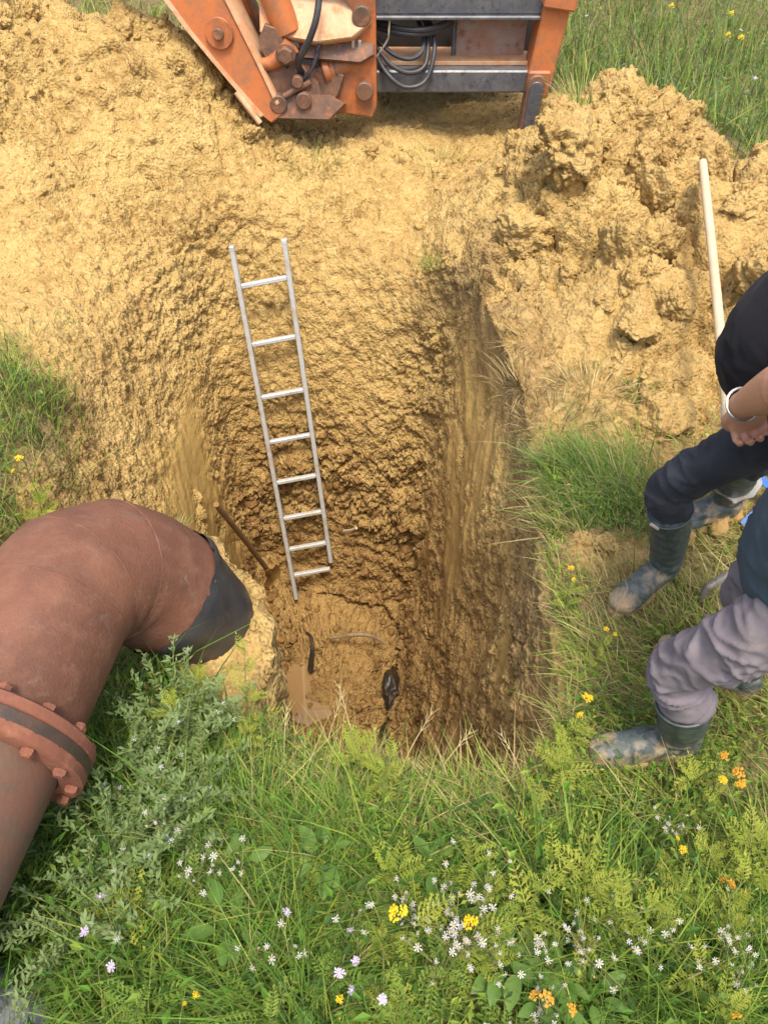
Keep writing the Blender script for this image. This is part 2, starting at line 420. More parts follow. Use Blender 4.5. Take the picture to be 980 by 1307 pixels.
f1, f2, id3 = worley(Wp * 19.0 + 7.7, 62); sml = (0.58 - f1) * 0.024 - 0.024 * np.exp(-(f2 - f1) * 14) + (id3 - .5) * 0.020
f1, f2, id4 = worley(Wp * 44.0 + 1.7, 63); fin = (0.58 - f1) * 0.012 - 0.010 * np.exp(-(f2 - f1) * 12) + (id4 - .5) * 0.010
f1, f2, id0 = worley(Wp * 2.1 + 9.3, 59); huge = (0.62 - f1) * 0.12 - 0.09 * np.exp(-(f2 - f1) * 12) + (id0 - .5) * 0.11
patchy = sstep(-.35, .35, gnoise(Q * 1.9, 64)); patchy2 = sstep(-.3, .3, gnoise(Q * 4.2, 65))
gentle = 0.045 * fbm(Q * 1.4, 3, 66) * (1 - .6 * gr[nm])
pitside = (znf[nm] <= 1)
gentle = np.where(pitside, gentle * 1.25, gentle * 1.2)
d = gentle * (1 - .5 * sq) + huge * hq * (1 - .8 * gr[nm]) + rq * (0.24 + 0.80 * sstep(-.25, .45, gnoise(Q * 1.2, 69) + .25 * gnoise(Q * 3.7, 70))) * (1 - .25 * hq) * (big * (0.30 + 0.7 * hq + 0.55 * backrough[nm]) + mid * (0.45 + 0.65 * patchy) + sml * (0.5 + 0.7 * patchy2) + fin * 1.2) + (1 - .9 * sq) * (1 - .5 * gr[nm]) * 0.020 * fbm(Q * 13, 4, 68, .62)
gro = gnoise(np.stack([QQ[nm] * 12.0, ALG[nm] * 2.6, .6 * wob[nm]], 1), 78) * (.35 + sstep(-.2, .4, gnoise(Q * 2.6, 80)))
d = d + np.where(wall[nm], (rightw[nm] * 0.017 + leftw[nm] * .007) * gro, 0)
cren = rightw[nm] * sstep(.97, .6, tpf[nm]) * 0.03 * 1.2 * gnoise(np.stack([QQ[nm] * 3.0, ALG[nm] * 1.2, 0 * tpf[nm]], 1), 79)
d = d + np.where(wall[nm], cren, 0)
disp[nm] = d
N3 = grid_normals(G).reshape(-1, 3)
Vt = Pf + N3.astype(np.float32) * disp[:, None]
if np.mean(N3[znf == 3, 2]) < 0:
    Vt = Pf - N3.astype(np.float32) * disp[:, None]
# faces
r_, c_ = np.meshgrid(np.arange(NR - 1), np.arange(NS), indexing='ij')
a = (r_ * NS + c_).ravel(); b = (r_ * NS + (c_ + 1) % NS).ravel()
Fq = np.stack([a, b, b + NS, a + NS], 1)
if np.mean(N3[znf == 3, 2]) < 0: Fq = Fq[:, ::-1].copy()
cen = np.array([[FC[0], FC[1], float(floor_z(np.array([FC[0]]), np.array([FC[1]]))[0])]], np.float32)

# ---- soil material: colour classes (dry / moist / topsoil / meadow floor) come from what the soil is
def soil_material():
    m, nt, N, L, B = nodemat('clay_soil'); v = geoco(nt)
    at = N.new('ShaderNodeAttribute'); at.attribute_name = 'soil'
    sp = N.new('ShaderNodeSeparateColor'); L.new(at.outputs['Color'], sp.inputs[0])
    moist, smear_, top = sp.outputs[0], sp.outputs[1], sp.outputs[2]; meadow = at.outputs['Alpha']
    n1 = noise_tex(nt, 2.6, 6, 0.6, v, 0.3); n2 = noise_tex(nt, 17, 6, 0.65, v); n3 = noise_tex(nt, 90, 4, 0.7, v)
    dry = mixc(nt, ramp(nt, n1, 0.35, 0.65), (0.290, 0.176, 0.050), (0.425, 0.288, 0.100))
    dry = mixc(nt, ramp(nt, n2, 0.42, 0.70), dry, (0.49, 0.350, 0.130))
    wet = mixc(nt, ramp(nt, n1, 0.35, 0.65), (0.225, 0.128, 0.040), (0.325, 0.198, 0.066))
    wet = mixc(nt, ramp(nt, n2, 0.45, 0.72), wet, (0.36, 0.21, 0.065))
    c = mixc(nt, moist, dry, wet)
    c = mixc(nt, math_n(nt, 'MULTIPLY', smear_, 0.6), c, mixc(nt, moist, (0.48, 0.315, 0.085), (0.30, 0.180, 0.050)))
    tops = mixc(nt, ramp(nt, n2, 0.4, 0.65), (0.13, 0.082, 0.036), (0.26, 0.165, 0.070))
    c = mixc(nt, top, c, tops)
    md = mixc(nt, ramp(nt, n2, 0.4, 0.65), (0.085, 0.068, 0.030), (0.16, 0.125, 0.052))
    c = mixc(nt, meadow, c, md)
    g = ramp(nt, n3, 0.35, 0.65)
    c = mixc(nt, math_n(nt, 'MULTIPLY', g, 0.22), c, (0.56, 0.41, 0.19), 'MIX')
    dk = ramp(nt, noise_tex(nt, 48, 5, 0.75, v), 0.56, 0.72)
    c = mixc(nt, math_n(nt, 'MULTIPLY', dk, 0.45), c, (0.19, 0.105, 0.035))
    L.new(c, B.inputs['Base Color'])
    rr = math_n(nt, 'SUBTRACT', 0.95, math_n(nt, 'MULTIPLY', math_n(nt, 'MULTIPLY', smear_, moist), 0.30)); L.new(rr, B.inputs['Roughness'])
    B.inputs['Specular IOR Level'].default_value = 0.25
    inv = math_n(nt, 'SUBTRACT', 1.0, math_n(nt, 'MULTIPLY', smear_, 0.9))
    vo = N.new('ShaderNodeTexVoronoi'); vo.inputs['Scale'].default_value = 70; vo.feature = 'SMOOTH_F1'; L.new(v, vo.inputs['Vector'])
    hh = math_n(nt, 'ADD', math_n(nt, 'MULTIPLY', vo.outputs['Distance'], -1.0), math_n(nt, 'MULTIPLY', noise_tex(nt, 45, 5, 0.6, v), .5))
    hh = math_n(nt, 'MULTIPLY', hh, inv)
    b1 = bump(nt, hh, 0.9, 0.016, B)
    bump(nt, math_n(nt, 'MULTIPLY', noise_tex(nt, 240, 3, 0.7, v), inv), 0.5, 0.004, B, b1)
    return m
M = {}
M['soil'] = soil_material()
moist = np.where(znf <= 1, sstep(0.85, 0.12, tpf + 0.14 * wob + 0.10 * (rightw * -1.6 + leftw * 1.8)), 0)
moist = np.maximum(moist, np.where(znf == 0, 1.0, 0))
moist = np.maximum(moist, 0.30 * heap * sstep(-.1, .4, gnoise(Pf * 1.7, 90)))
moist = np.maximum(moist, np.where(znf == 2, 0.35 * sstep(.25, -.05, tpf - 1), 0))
topsoil = np.where(wall, sstep(0.86, 0.97, tpf + 0.10 * wob) * smask(3.0, 8.3, .3) * 0.75, 0)
topsoil = np.maximum(topsoil, np.where(znf == 2, 0.55 * sstep(.5, 0, tpf - 1) * smask(3.0, 7.8, .3) * sstep(-.2, .2, gnoise(Pf * 5, 91)), 0))
topsoil = np.maximum(topsoil, 0.40 * bumpg(fx, fy, 1.5, 5.05, 1, .5, .5) * sstep(-.1, .3, gnoise(Pf * 4, 92)) * (znf == 2))
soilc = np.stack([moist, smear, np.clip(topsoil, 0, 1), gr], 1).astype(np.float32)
Vt = np.vstack([Vt, cen]); soilc = np.vstack([soilc, [[1, 0, 0, 0]]]).astype(np.float32)
ci = len(Vt) - 1
me = bpy.data.meshes.new('ground')
nq = len(Fq); k0 = np.arange(NS)
tri = np.stack([k0, np.full(NS, ci), (k0 + 1) % NS], 1)
if not (np.mean(N3[znf == 3, 2]) < 0): tri = tri[:, ::-1]
tri = tri[:, ::-1] if False else tri
me.vertices.add(len(Vt)); me.vertices.foreach_set('co', Vt.astype(np.float32).ravel())
me.loops.add(nq * 4 + NS * 3)
me.loops.foreach_set('vertex_index', np.concatenate([Fq.ravel(), tri.ravel()]).astype(np.int32))
me.polygons.add(nq + NS)
me.polygons.foreach_set('loop_start', np.concatenate([np.arange(0, nq * 4, 4), nq * 4 + np.arange(0, NS * 3, 3)]).astype(np.int32))
me.update(calc_edges=True)
me.polygons.foreach_set('use_smooth', np.full(nq + NS, True, dtype=bool))
at = me.color_attributes.new('soil', 'FLOAT_COLOR', 'POINT'); at.data.foreach_set('color', soilc.ravel())
me.materials.append(M['soil'])
ground = link('ground', me)
tag(ground, 'ochre clay ground with a deep dug pit and spoil heaps', None, None, 'structure')

# ---- lookup of the real surface for placing things
from mathutils.kdtree import KDTree
sel = np.where((znf == 2) & (np.abs(fx) < 6) & (fy < 9))[0][::3]
kd = KDTree(len(sel))
for q, i in enumerate(sel): kd.insert((Vt[i, 0], Vt[i, 1], 0), i)
kd.balance()
NT3 = N3 if np.mean(N3[znf == 3, 2]) > 0 else -N3
def surf(x, y):
    """z of the displaced ground outside the pit"""
    _, i, _ = kd.find((x, y, 0)); return float(Vt[i, 2])
# ================================================================ MATERIALS FOR THE THINGS
def rust_pipe_mat():
    m, nt, N, L, B = nodemat('rusty_pipe'); v = objco(nt)
    n1 = noise_tex(nt, 4.0, 7, 0.62, v, 0.5); n2 = noise_tex(nt, 14, 6, 0.65, v); n3 = noise_tex(nt, 130, 4, 0.65, v)
    c = mixc(nt, ramp(nt, n1, 0.36, 0.62), (0.120, 0.054, 0.034), (0.182, 0.080, 0.048))
    c = mixc(nt, math_n(nt, 'MULTIPLY', ramp(nt, n2, 0.48, 0.72), 0.6), c, (0.230, 0.112, 0.068))
    mp = N.new('ShaderNodeMapping'); mp.inputs['Scale'].default_value = (3, 9, 9); L.new(v, mp.inputs['Vector'])
    sc = ramp(nt, noise_tex(nt, 2.6, 8, 0.7, mp.outputs[0], 0.9), 0.62, 0.74)
    c = mixc(nt, math_n(nt, 'MULTIPLY', sc, 0.55), c, (0.26, 0.205, 0.155))          # dried mud scuffs
    gy = ramp(nt, noise_tex(nt, 3.2, 6, 0.6, mp.outputs[0], 0.6), 0.56, 0.72)
    c = mixc(nt, math_n(nt, 'MULTIPLY', gy, 0.5), c, (0.17, 0.125, 0.095))
    sp = ramp(nt, n3, 0.62, 0.74); c = mixc(nt, math_n(nt, 'MULTIPLY', sp, 0.7), c, (0.11, 0.040, 0.025))
    L.new(c, B.inputs['Base Color'])
    L.new(ramp(nt, n2, 0.2, 0.8, (0.55,) * 3, (0.80,) * 3), B.inputs['Roughness'])
    B.inputs['Specular IOR Level'].default_value = .25
    b = bump(nt, n3, 0.6, 0.004, B); bump(nt, n2, 0.3, 0.008, B, b)
    return m
M['pipe'] = rust_pipe_mat()
M['flange'] = worn('flange_rust', (0.215, 0.078, 0.042), (0.145, 0.058, 0.036), 7, .4, .65, 0.82, 0, (0.30, 0.125, 0.07), 0.5, 0.003)
M['pipe_lower'] = worn('muddy_rust_pipe', (0.165, 0.076, 0.048), (0.10, 0.075, 0.052), 5, .42, .58, 0.75, 0, (0.12, 0.085, 0.055), 0.4, 0.003)
M['black_sleeve'] = worn('black_sleeve', (0.030, 0.032, 0.035), (0.070, 0.068, 0.066), 5, .42, .7, 0.45, 0, (0.085, 0.06, 0.045), 0.3, 0.003)
M['gap'] = worn('gasket', (0.05, 0.035, 0.025), (0.10, 0.05, 0.03), 12)
M['alu'] = worn('aluminium', (0.62, 0.62, 0.60), (0.45, 0.44, 0.41), 9, .45, .7, 0.42, 0.35, None, 0.1, 0.001)
M['alu_mud'] = worn('muddy_aluminium', (0.50, 0.50, 0.475), (0.40, 0.30, 0.15), 9, .50, .72, 0.6, 0.15, None, 0.2, 0.002)
M['wood_pale'] = worn('pale_ash_wood', (0.60, 0.47, 0.30), (0.47, 0.34, 0.20), 8, .45, .7, 0.6, 0, None, 0.15, 0.001)
M['wood_muddy'] = worn('muddy_wood', (0.22, 0.125, 0.055), (0.30, 0.17, 0.055), 10, .4, .6, 0.85, 0, None, 0.3, 0.002)
M['mud_blade'] = worn('muddy_blade', (0.42, 0.26, 0.08), (0.30, 0.17, 0.05), 10, .4, .6, 0.7, 0, None, 0.4, 0.004)
M['bright_steel'] = worn('blade_steel', (0.55, 0.54, 0.50), (0.50, 0.37, 0.19), 16, .5, .62, 0.45, 0.4, None, 0.2, 0.002)
M['orange'] = worn('worn_orange_paint', (0.50, 0.150, 0.040), (0.20, 0.090, 0.045), 6.5, .42, .60, 0.55, 0, (0.26, 0.115, 0.055), 0.3, 0.002)
M['orange_clean'] = worn('orange_paint', (0.54, 0.165, 0.046), (0.30, 0.135, 0.070), 7, .46, .66, 0.55, 0, (0.30, 0.15, 0.075), 0.2, 0.002)
M['orange_dust'] = worn('dusty_orange_paint', (0.62, 0.33, 0.16), (0.62, 0.46, 0.28), 5, .4, .6, 0.7, 0, (0.60, 0.20, 0.06), 0.25, 0.002)
M['rust_metal'] = worn('greasy_rust', (0.20, 0.105, 0.062), (0.095, 0.062, 0.045), 8, .42, .6, 0.6, 0.1, (0.42, 0.135, 0.045), 0.5, 0.004)
M['panel'] = worn('scraped_panel', (0.42, 0.22, 0.145), (0.40, 0.33, 0.28), 5, .42, .60, 0.65, 0, (0.22, 0.10, 0.065), 0.3, 0.002)
M['dark_steel'] = worn('worn_dark_steel', (0.115, 0.120, 0.135), (0.20, 0.195, 0.19), 9, .45, .68, 0.45, 0.3, (0.05, 0.05, 0.055), 0.3, 0.002)
M['black'] = worn('grimy_black', (0.018, 0.015, 0.014), (0.045, 0.032, 0.024), 6, .45, .7, 0.8)
M['hose'] = worn('rubber_hose', (0.030, 0.030, 0.034), (0.085, 0.080, 0.080), 8, .5, .75, 0.5)
M['chrome'] = worn('chrome_rod', (0.65, 0.65, 0.66), (0.40, 0.37, 0.34), 12, .5, .7, 0.2, 0.95, None, 0.05, 0.001)
M['grey_bar'] = worn('grey_steel_bar', (0.28, 0.26, 0.25), (0.20, 0.15, 0.10), 10, .45, .65, 0.5, 0.4)
M['blue'] = worn('blue_plastic', (0.025, 0.135, 0.50), (0.10, 0.20, 0.42), 8, .5, .75, 0.4, 0, None, 0.1, 0.001)
M['stick'] = worn('dead_stick', (0.20, 0.13, 0.07), (0.34, 0.25, 0.13), 20, .4, .6, 0.85)
M['root'] = worn('dark_wet_plastic', (0.025, 0.022, 0.018), (0.075, 0.045, 0.02), 9, .45, .6, 0.35, 0, None, 0.5, 0.006)
M['boulder'] = worn('grey_stone', (0.16, 0.165, 0.17), (0.42, 0.43, 0.43), 7, .45, .62, 0.85, 0, (0.06, 0.06, 0.06), 0.8, 0.01, 40)

# ================================================================ RUSTY PIPE WITH ELBOW
A0 = Vector((-0.865, 1.185, 0.455)); adir = Vector((0.165, 0.97, 0.05)).normalized(); bdir = Vector((0.46, 0.20, -0.86)).normalized()
PRAD, BR = 0.200, 0.265
def pipe_build():
    root = thing('pipe', 'large rusty red steel pipe with a flanged joint and elbow beside the pit', 'pipe', (-0.62, 1.52, 0.0))
    n = 56; pv = (bdir - adir * bdir.dot(adir)).normalized(); ANG = math.acos(bdir.dot(adir)); en = adir.cross(pv)
    side = adir.cross(Vector((0, 0, 1))).normalized(); upv = side.cross(adir).normalized()
    def ring(c, t, r):
        v = t.cross(en).normalized()
        return [c + en * (math.cos(q) * r) + v * (math.sin(q) * r) for q in np.linspace(0, 2 * math.pi, n, endpoint=False)]
    p_start = A0 - adir * 0.335
    secs = [(p_start, adir)]
    for f in (0.0, 0.30, 0.68, 1.0):
        th = f * ANG; secs.append((A0 + adir * (BR * math.sin(th)) + pv * (BR * (1 - math.cos(th))), adir * math.cos(th) + pv * math.sin(th)))
    secs.append((secs[-1][0] + bdir * .12, bdir))
    E = MB(); V = []; F = []; full = []
    for i in range(len(secs) - 1):
        for q in range(4):
            f = q / 4; full.append((secs[i][0].lerp(secs[i + 1][0], f), secs[i][1].lerp(secs[i + 1][1], f)))
    full.append(secs[-1])
    for c, t in full: V += ring(c, t, PRAD)
    for i in range(len(full) - 1):
        for j in range(n): F.append([i * n + j, i * n + (j + 1) % n, (i + 1) * n + (j + 1) % n, (i + 1) * n + j])
    E.add(V, F)
    el = E.build('elbow', M['pipe'], root, sharp=60)
    for k in (1, 2, 3):                                   # weld beads on the mitres
        pts = [p + Vector((random.uniform(-1, 1), random.uniform(-1, 1), random.uniform(-1, 1))) * .0012 for p in ring(secs[k][0], secs[k][1], PRAD - .0028)]; pts.append(pts[0])
        MB().tube(pts, 0.0042, n=6, cap=False).build('weld_bead', M['pipe'], el)
    # black sleeve below the elbow, torn rim, bending down into the ground
    end = secs[-1][0]; S = MB(); V = []; F = []; ns = 64; dn = (bdir + Vector((0, 0, -1.3))).normalized(); dz = Vector((.08, .04, -1)).normalized()
    lay = [(end - bdir * .02, bdir, PRAD + .004), (end + bdir * .004, bdir, PRAD + .007), (end + bdir * .02, bdir, PRAD + .004), (end + bdir * .06, bdir, PRAD - .006)]
    c = end + bdir * .06
    for t in (bdir.lerp(dn, .5).normalized(), dn, dz, dz, dz): c = c + t * .085; lay.append((c, t, PRAD - .018))
    for li, (c, t, r) in enumerate(lay):
        vv = t.cross(en).normalized()
        for j in range(ns):
            q = 2 * math.pi * j / ns; w = 0.004 * math.sin(q * 3 + li) + 0.003 * math.sin(q * 7 + 2 * li) + (0.005 * random.uniform(-1, 1) if li < 2 else 0)
            V.append(c + t * (0.003 * math.sin(q * 5) + .002 * random.uniform(-1, 1) if li == 0 else 0) + (en * math.cos(q) + vv * math.sin(q)) * (r + w))
    for i in range(len(lay) - 1):
        for j in range(ns): F.append([i * ns + j, i * ns + (j + 1) % ns, (i + 1) * ns + (j + 1) % ns, (i + 1) * ns + j])
    S.add(V, F); o = S.build('sleeve', M['black_sleeve'], root, sharp=70); o['label'] = 'torn black rubber sleeve below the elbow'
    # flange pair
    fc = p_start
    for i, off in enumerate((0.0, -0.054)):
        fl = MB(); c = fc + adir * off
        lathe = [(-0.016, PRAD - .004), (-0.016, .246), (-.011, .252), (.011, .252), (.016, .246), (.016, PRAD - .004)]
        V = []; F = []; n2 = 72
        for dd, r in lathe: V += [c + adir * dd + side * (math.cos(q) * r) + upv * (math.sin(q) * r) for q in np.linspace(0, 2 * math.pi, n2, endpoint=False)]
        for a in range(len(lathe) - 1):
            for j in range(n2): F.append([a * n2 + j, a * n2 + (j + 1) % n2, (a + 1) * n2 + (j + 1) % n2, (a + 1) * n2 + j])
        fl.add(V, F); fo = fl.build('flange', M['flange'], root, sharp=40)
        sgn = 1 if i == 0 else -1
        for b in range(14):
            q = 2 * math.pi * (b + .35) / 14; bc = c + side * (math.cos(q) * .230) + upv * (math.sin(q) * .230)
            bm_ = MB(); rot0 = random.uniform(0, 1)
            hx = [(0.0155 * math.cos(math.pi / 3 * k + rot0), 0.0155 * math.sin(math.pi / 3 * k + rot0)) for k in range(6)]
            bm_.prism(hx, bc + adir * (sgn * .024), side, upv, .017)
            if i == 1 or b % 2 == 0: bm_.cyl(bc + adir * (sgn * .03), bc + adir * (sgn * (.034 + .004 * random.random())), .0115, 10)
            bm_.build('bolt', M['flange'], fo)
    g = MB(); g.cyl(fc - adir * .046, fc - adir * .016, .252, 48, .001); g.build('gasket', M['gap'], root)
    lo = MB(); p1 = fc - adir * .062; p2 = fc - adir * 2.6 + Vector((-0.05, 0, -0.06))
    lo.tube([p1, p1.lerp(p2, .2), p1.lerp(p2, .6), p2], PRAD * 0.97, n=48, cap=True); lo.build('pipe_section', M['pipe_lower'], root)
    cr = MB()                                             # timber-and-soil support under the section, out of the grass
    cr.box(fc - adir * 1.5 + Vector((0, 0, -.36)), (.7, .16, .30), bevel=.01); o = cr.build('support_block', M['stick'], root)
pipe_build()

# ================================================================ LADDER
def ladder_build():
    LT, LB = Vector((-.915, 4.34, -.215)), Vector((-.700, 3.72, -2.90)); RT, RB = Vector((-.600, 4.365, -.185)), Vector((-.412, 3.82, -2.56))
    root = thing('ladder', 'straight grey aluminium ladder leaning on the back wall of the pit', 'ladder', LB)
    ax = (LT - LB).normalized(); sd_ = (RT - LT); sd_ = (sd_ - ax * sd_.dot(ax)).normalized(); dp = sd_.cross(ax).normalized()
    for a, b in ((LB, LT), (RB, RT)):
        ax_ = (b - a).normalized(); R = Matrix((sd_, dp, ax_)).transposed(); s = MB(); L_ = (b - a).length
        s.box((a + b) / 2, (.030, .050, L_), R, .004); st_ = s.build('stile', M['alu_mud'], root)
        c_ = MB(); c_.box(b - ax_ * .008, (.033, .053, .03), R, .004); c_.build('end_cap', M['alu'], st_)
    n = 8
    tl_ = [0.088, 0.226, 0.362, 0.486, 0.606, 0.720, 0.824, 0.916]
    for i, f in enumerate(tl_):
        a = LT.lerp(LB, f); L2 = (LT - LB).length; b = RT - (RT - RB).normalized() * (f * L2 - .02)
        r = MB(); d = (b - a); R = Matrix((d.normalized(), dp, d.normalized().cross(dp))).transposed()
        r.box((a + b) / 2, (d.length - .028, .036, .030), R, .006); r.build('rung', M['alu'] if i < 4 else M['alu_mud'], root)
ladder_build()

# ================================================================ SHOVELS, BAR AND SMALL THINGS
def shovel(label, top, bot, rad, hm, bm_, blade_len=.28, blade_w=.20, upv=(0, 0, 1)):
    top = Vector(top); bot = Vector(bot); root = thing('shovel', label, 'shovel', bot); ax = (bot - top).normalized()
    h = MB(); mid = top.lerp(bot, .5) + Vector((.004, .003, 0)); h.tube([top, top.lerp(bot, .02), mid, bot], [rad * .7, rad, rad * 1.02, rad * 1.05], n=14, m=14); h.build('handle', hm, root)
    sv = ax.cross(Vector(upv)).normalized(); nv = sv.cross(ax).normalized(); b = MB(); V = []; F = []
    rows_ = [(0, .45), (.06, .92), (.35, 1.0), (.7, .93), (.9, .62), (1, .12)]
    for k in (0, 1):
        for f, w in rows_:
            for j in range(7):
                g = j / 3 - 1; V.append(bot + ax * (f * blade_len) + sv * (g * w * blade_w / 2) - nv * (.035 * (1 - g * g) * (1 - .6 * f) + k * .004))
    nr = len(rows_)
    for k in (0, 1):
        for i in range(nr - 1):
            for j in range(6):
                f_ = [k * nr * 7 + i * 7 + j, k * nr * 7 + i * 7 + j + 1, k * nr * 7 + (i + 1) * 7 + j + 1, k * nr * 7 + (i + 1) * 7 + j]; F.append(f_ if k else f_[::-1])
    b.add(V, F); b.build('blade', bm_, root)
    s = MB(); s.tube([bot - ax * .14, bot - ax * .02 - nv * .005, bot + ax * .05 - nv * .03], [rad * 1.15, rad * 1.3, rad * .8], n=12); s.build('socket', bm_, root)
shovel('muddy shovel with brown wooden handle standing at the pit bottom', (-1.00, 3.20, -1.28), (-.885, 3.75, -2.62), .019, M['wood_muddy'], M['mud_blade'], .26, .19, (1, -.6, 0))
shovel('long pale wooden-handled shovel leaning on the spoil heap behind the standing man', (1.45, 3.55, .60), (1.225, 2.06, .27), .019, M['wood_pale'], M['bright_steel'], .26, .2)

bar = MB(); z0 = .05
bar.tube([(1.045, 1.53, .03), (1.055, 1.545, .07), (1.085, 1.56, .085), (1.24, 1.66, .07), (1.75, 1.96, .05)], [.010, .013, .014, .014, .014], n=10, m=24)
bo = bar.build('pry_bar', M['grey_bar'], org=Vector((1.2, 1.65, .0))); tag(bo, 'grey steel bar with a bent tip lying in the grass between the men', 'bar')

rope = thing('blue_strap', 'bright blue strap tangle with dark cord behind the muddy boots', 'strap', (1.40, 1.97, .0))
def band(pts, w, m=40):
    P = catmull(pts, m); V = []; F = []
    for i, p in enumerate(P):
        t = P[min(i + 1, m - 1)] - P[max(i - 1, 0)]; t /= np.linalg.norm(t); s = np.cross(t, [0.2, -.5, 1]); s /= np.linalg.norm(s); nn = np.cross(t, s)
        V += [p + s * w / 2 + nn * .0015, p - s * w / 2 + nn * .0015, p - s * w / 2 - nn * .0015, p + s * w / 2 - nn * .0015]
    for i in range(m - 1):
        for a in range(4): F.append([i * 4 + a, i * 4 + (a + 1) % 4, i * 4 + 4 + (a + 1) % 4, i * 4 + 4 + a])
    F += [[3, 2, 1, 0], [m * 4 - 4, m * 4 - 3, m * 4 - 2, m * 4 - 1]]
    return V, F
for pts, w in (([(1.30, 1.87, .02), (1.38, 1.93, .06), (1.45, 2.02, .03), (1.53, 2.04, .10), (1.50, 2.14, .05), (1.62, 2.2, .02)], .040),
               ([(1.18, 2.02, .12), (1.26, 2.05, .17), (1.36, 2.03, .12), (1.44, 1.97, .10), (1.56, 1.95, .15), (1.66, 2.0, .03)], .034),
               ([(1.44, 1.90, .03), (1.52, 1.97, .15), (1.55, 2.08, .20), (1.60, 2.18, .14)], .045)):
    b = MB(); b.add(*band(pts, w)); b.build('strap', M['blue'], rope)
b = MB(); b.tube([(1.40, 1.88, .04), (1.47, 1.95, .12), (1.58, 1.98, .09), (1.60, 2.06, .14), (1.5, 2.12, .05)], .006, n=8, m=40); b.build('cord', M['hose'], rope)

def stick(name, label, cat, pts, rad, mat):
    b = MB(); b.tube(pts, rad, n=8, m=16); o = b.build(name, mat, org=Vector(pts[0])); tag(o, label, cat)
stick('stick', 'pale crooked stick lying across the muddy pit floor', 'stick', [(-.42, 3.36, -2.93), (-.25, 3.34, -2.86), (-.10, 3.33, -2.85), (.02, 3.30, -2.92)], [.012, .016, .018, .010], M['stick'])
stick('stick', 'short pale twig stuck in the back wall right of the ladder', 'stick', [(-.30, 3.86, -2.25), (-.24, 3.78, -2.15), (-.20, 3.74, -2.08)], [.012, .012, .010], M['wood_pale'])
stick('hose_piece', 'short black hose piece poking out of the wet mud by the puddle', 'hose', [(-.60, 3.42, -2.95), (-.56, 3.36, -2.93), (-.55, 3.27, -2.97), (-.57, 3.18, -3.10)], [.013, .014, .018, .022], M['root'])
def scrap(label, loc, scl, seed):
    bm = bmesh.new(); bmesh.ops.create_icosphere(bm, subdivisions=4, radius=1.0); co = np.array([v.co[:] for v in bm.verts], np.float32); nn = co.copy()
    co = co + nn * (.45 * fbm(co * 1.3 + seed, 4, seed, .6) - .25 * np.abs(gnoise(co * [2, 2, 6], seed + 3)))[:, None]
    for v, c in zip(bm.verts, co): v.co = Vector((c * scl).tolist())
    me_ = bpy.data.meshes.new('plastic_scrap'); bm.to_mesh(me_); bm.free(); me_.materials.append(M['root']); me_.polygons.foreach_set('use_smooth', np.full(len(me_.polygons), True, dtype=bool))
    tag(link('plastic_scrap', me_, None, loc), label, 'scrap')
scrap('crumpled black wet plastic sunk in the right corner of the pit floor', (.05, 2.98, -3.00), (.055, .17, .07), 611)
scrap('smaller black wet scrap nearest the camera on the pit floor', (.02, 2.62, -3.08), (.05, .10, .05), 622)

# grey boulder by the photographer's feet
bm = bmesh.new(); bmesh.ops.create_icosphere(bm, subdivisions=5, radius=1.0)
co = np.array([v.co[:] for v in bm.verts]); dd = 1 + .10 * fbm(co * 1.5, 4, 301) + .03 * fbm(co * 6, 3, 302)
for v, s in zip(bm.verts, dd): v.co = Vector((v.co.x * .28 * s, v.co.y * .20 * s, v.co.z * .19 * s))
me_ = bpy.data.meshes.new('boulder'); bm.to_mesh(me_); bm.free(); me_.materials.append(M['boulder'])
me_.polygons.foreach_set('use_smooth', np.full(len(me_.polygons), True, dtype=bool))
o = link('boulder', me_, None, (-1.0, .22, .06)); o.rotation_euler = (0, .1, .5); tag(o, 'grey and white weathered stone in the bottom left corner of the weeds', 'stone')

# puddles
def puddle(label, cx, cy, z, rx, ry, rot, seed):
    m, nt, N, L, B = nodemat('muddy_water'); B.inputs['Base Color'].default_value = (.27, .165, .07, 1); B.inputs['Roughness'].default_value = .03
    B.inputs['Specular IOR Level'].default_value = .6
    bump(nt, noise_tex(nt, 9, 2, .5, objco(nt)), .05, .004, B)
    V = []; n = 40; r = random.Random(seed)
    ph = [r.uniform(0, 6.28) for _ in range(4)]
    for k, s in enumerate((1.0, .98)):
        for j in range(n):
            q = 2 * math.pi * j / n; w = s * (1 + .16 * math.sin(2 * q + ph[0]) + .10 * math.sin(3 * q + ph[1]) + .06 * math.sin(5 * q + ph[2]))
            x, y = rx * math.cos(q) * w, ry * math.sin(q) * w
            V.append((cx + x * math.cos(rot) - y * math.sin(rot), cy + x * math.sin(rot) + y * math.cos(rot), z - (.03 if k == 0 else 0)))
    F = [[j, (j + 1) % n, n + (j + 1) % n, n + j] for j in range(n)] + [[n + j for j in range(n)]]
    b = MB(); b.add(V, F); o = b.build('puddle', m, org=Vector((cx, cy, z)), smooth=False, sharp=None)
    o['kind'] = 'structure'; o['label'] = label
puddle('long puddle of milky brown water along the left pit wall', -.68, 3.12, -3.215, .20, .42, .1, 3)
puddle('small pale puddle in the middle of the pit floor', -.46, 2.84, -3.20, .19, .19, -.5, 5)
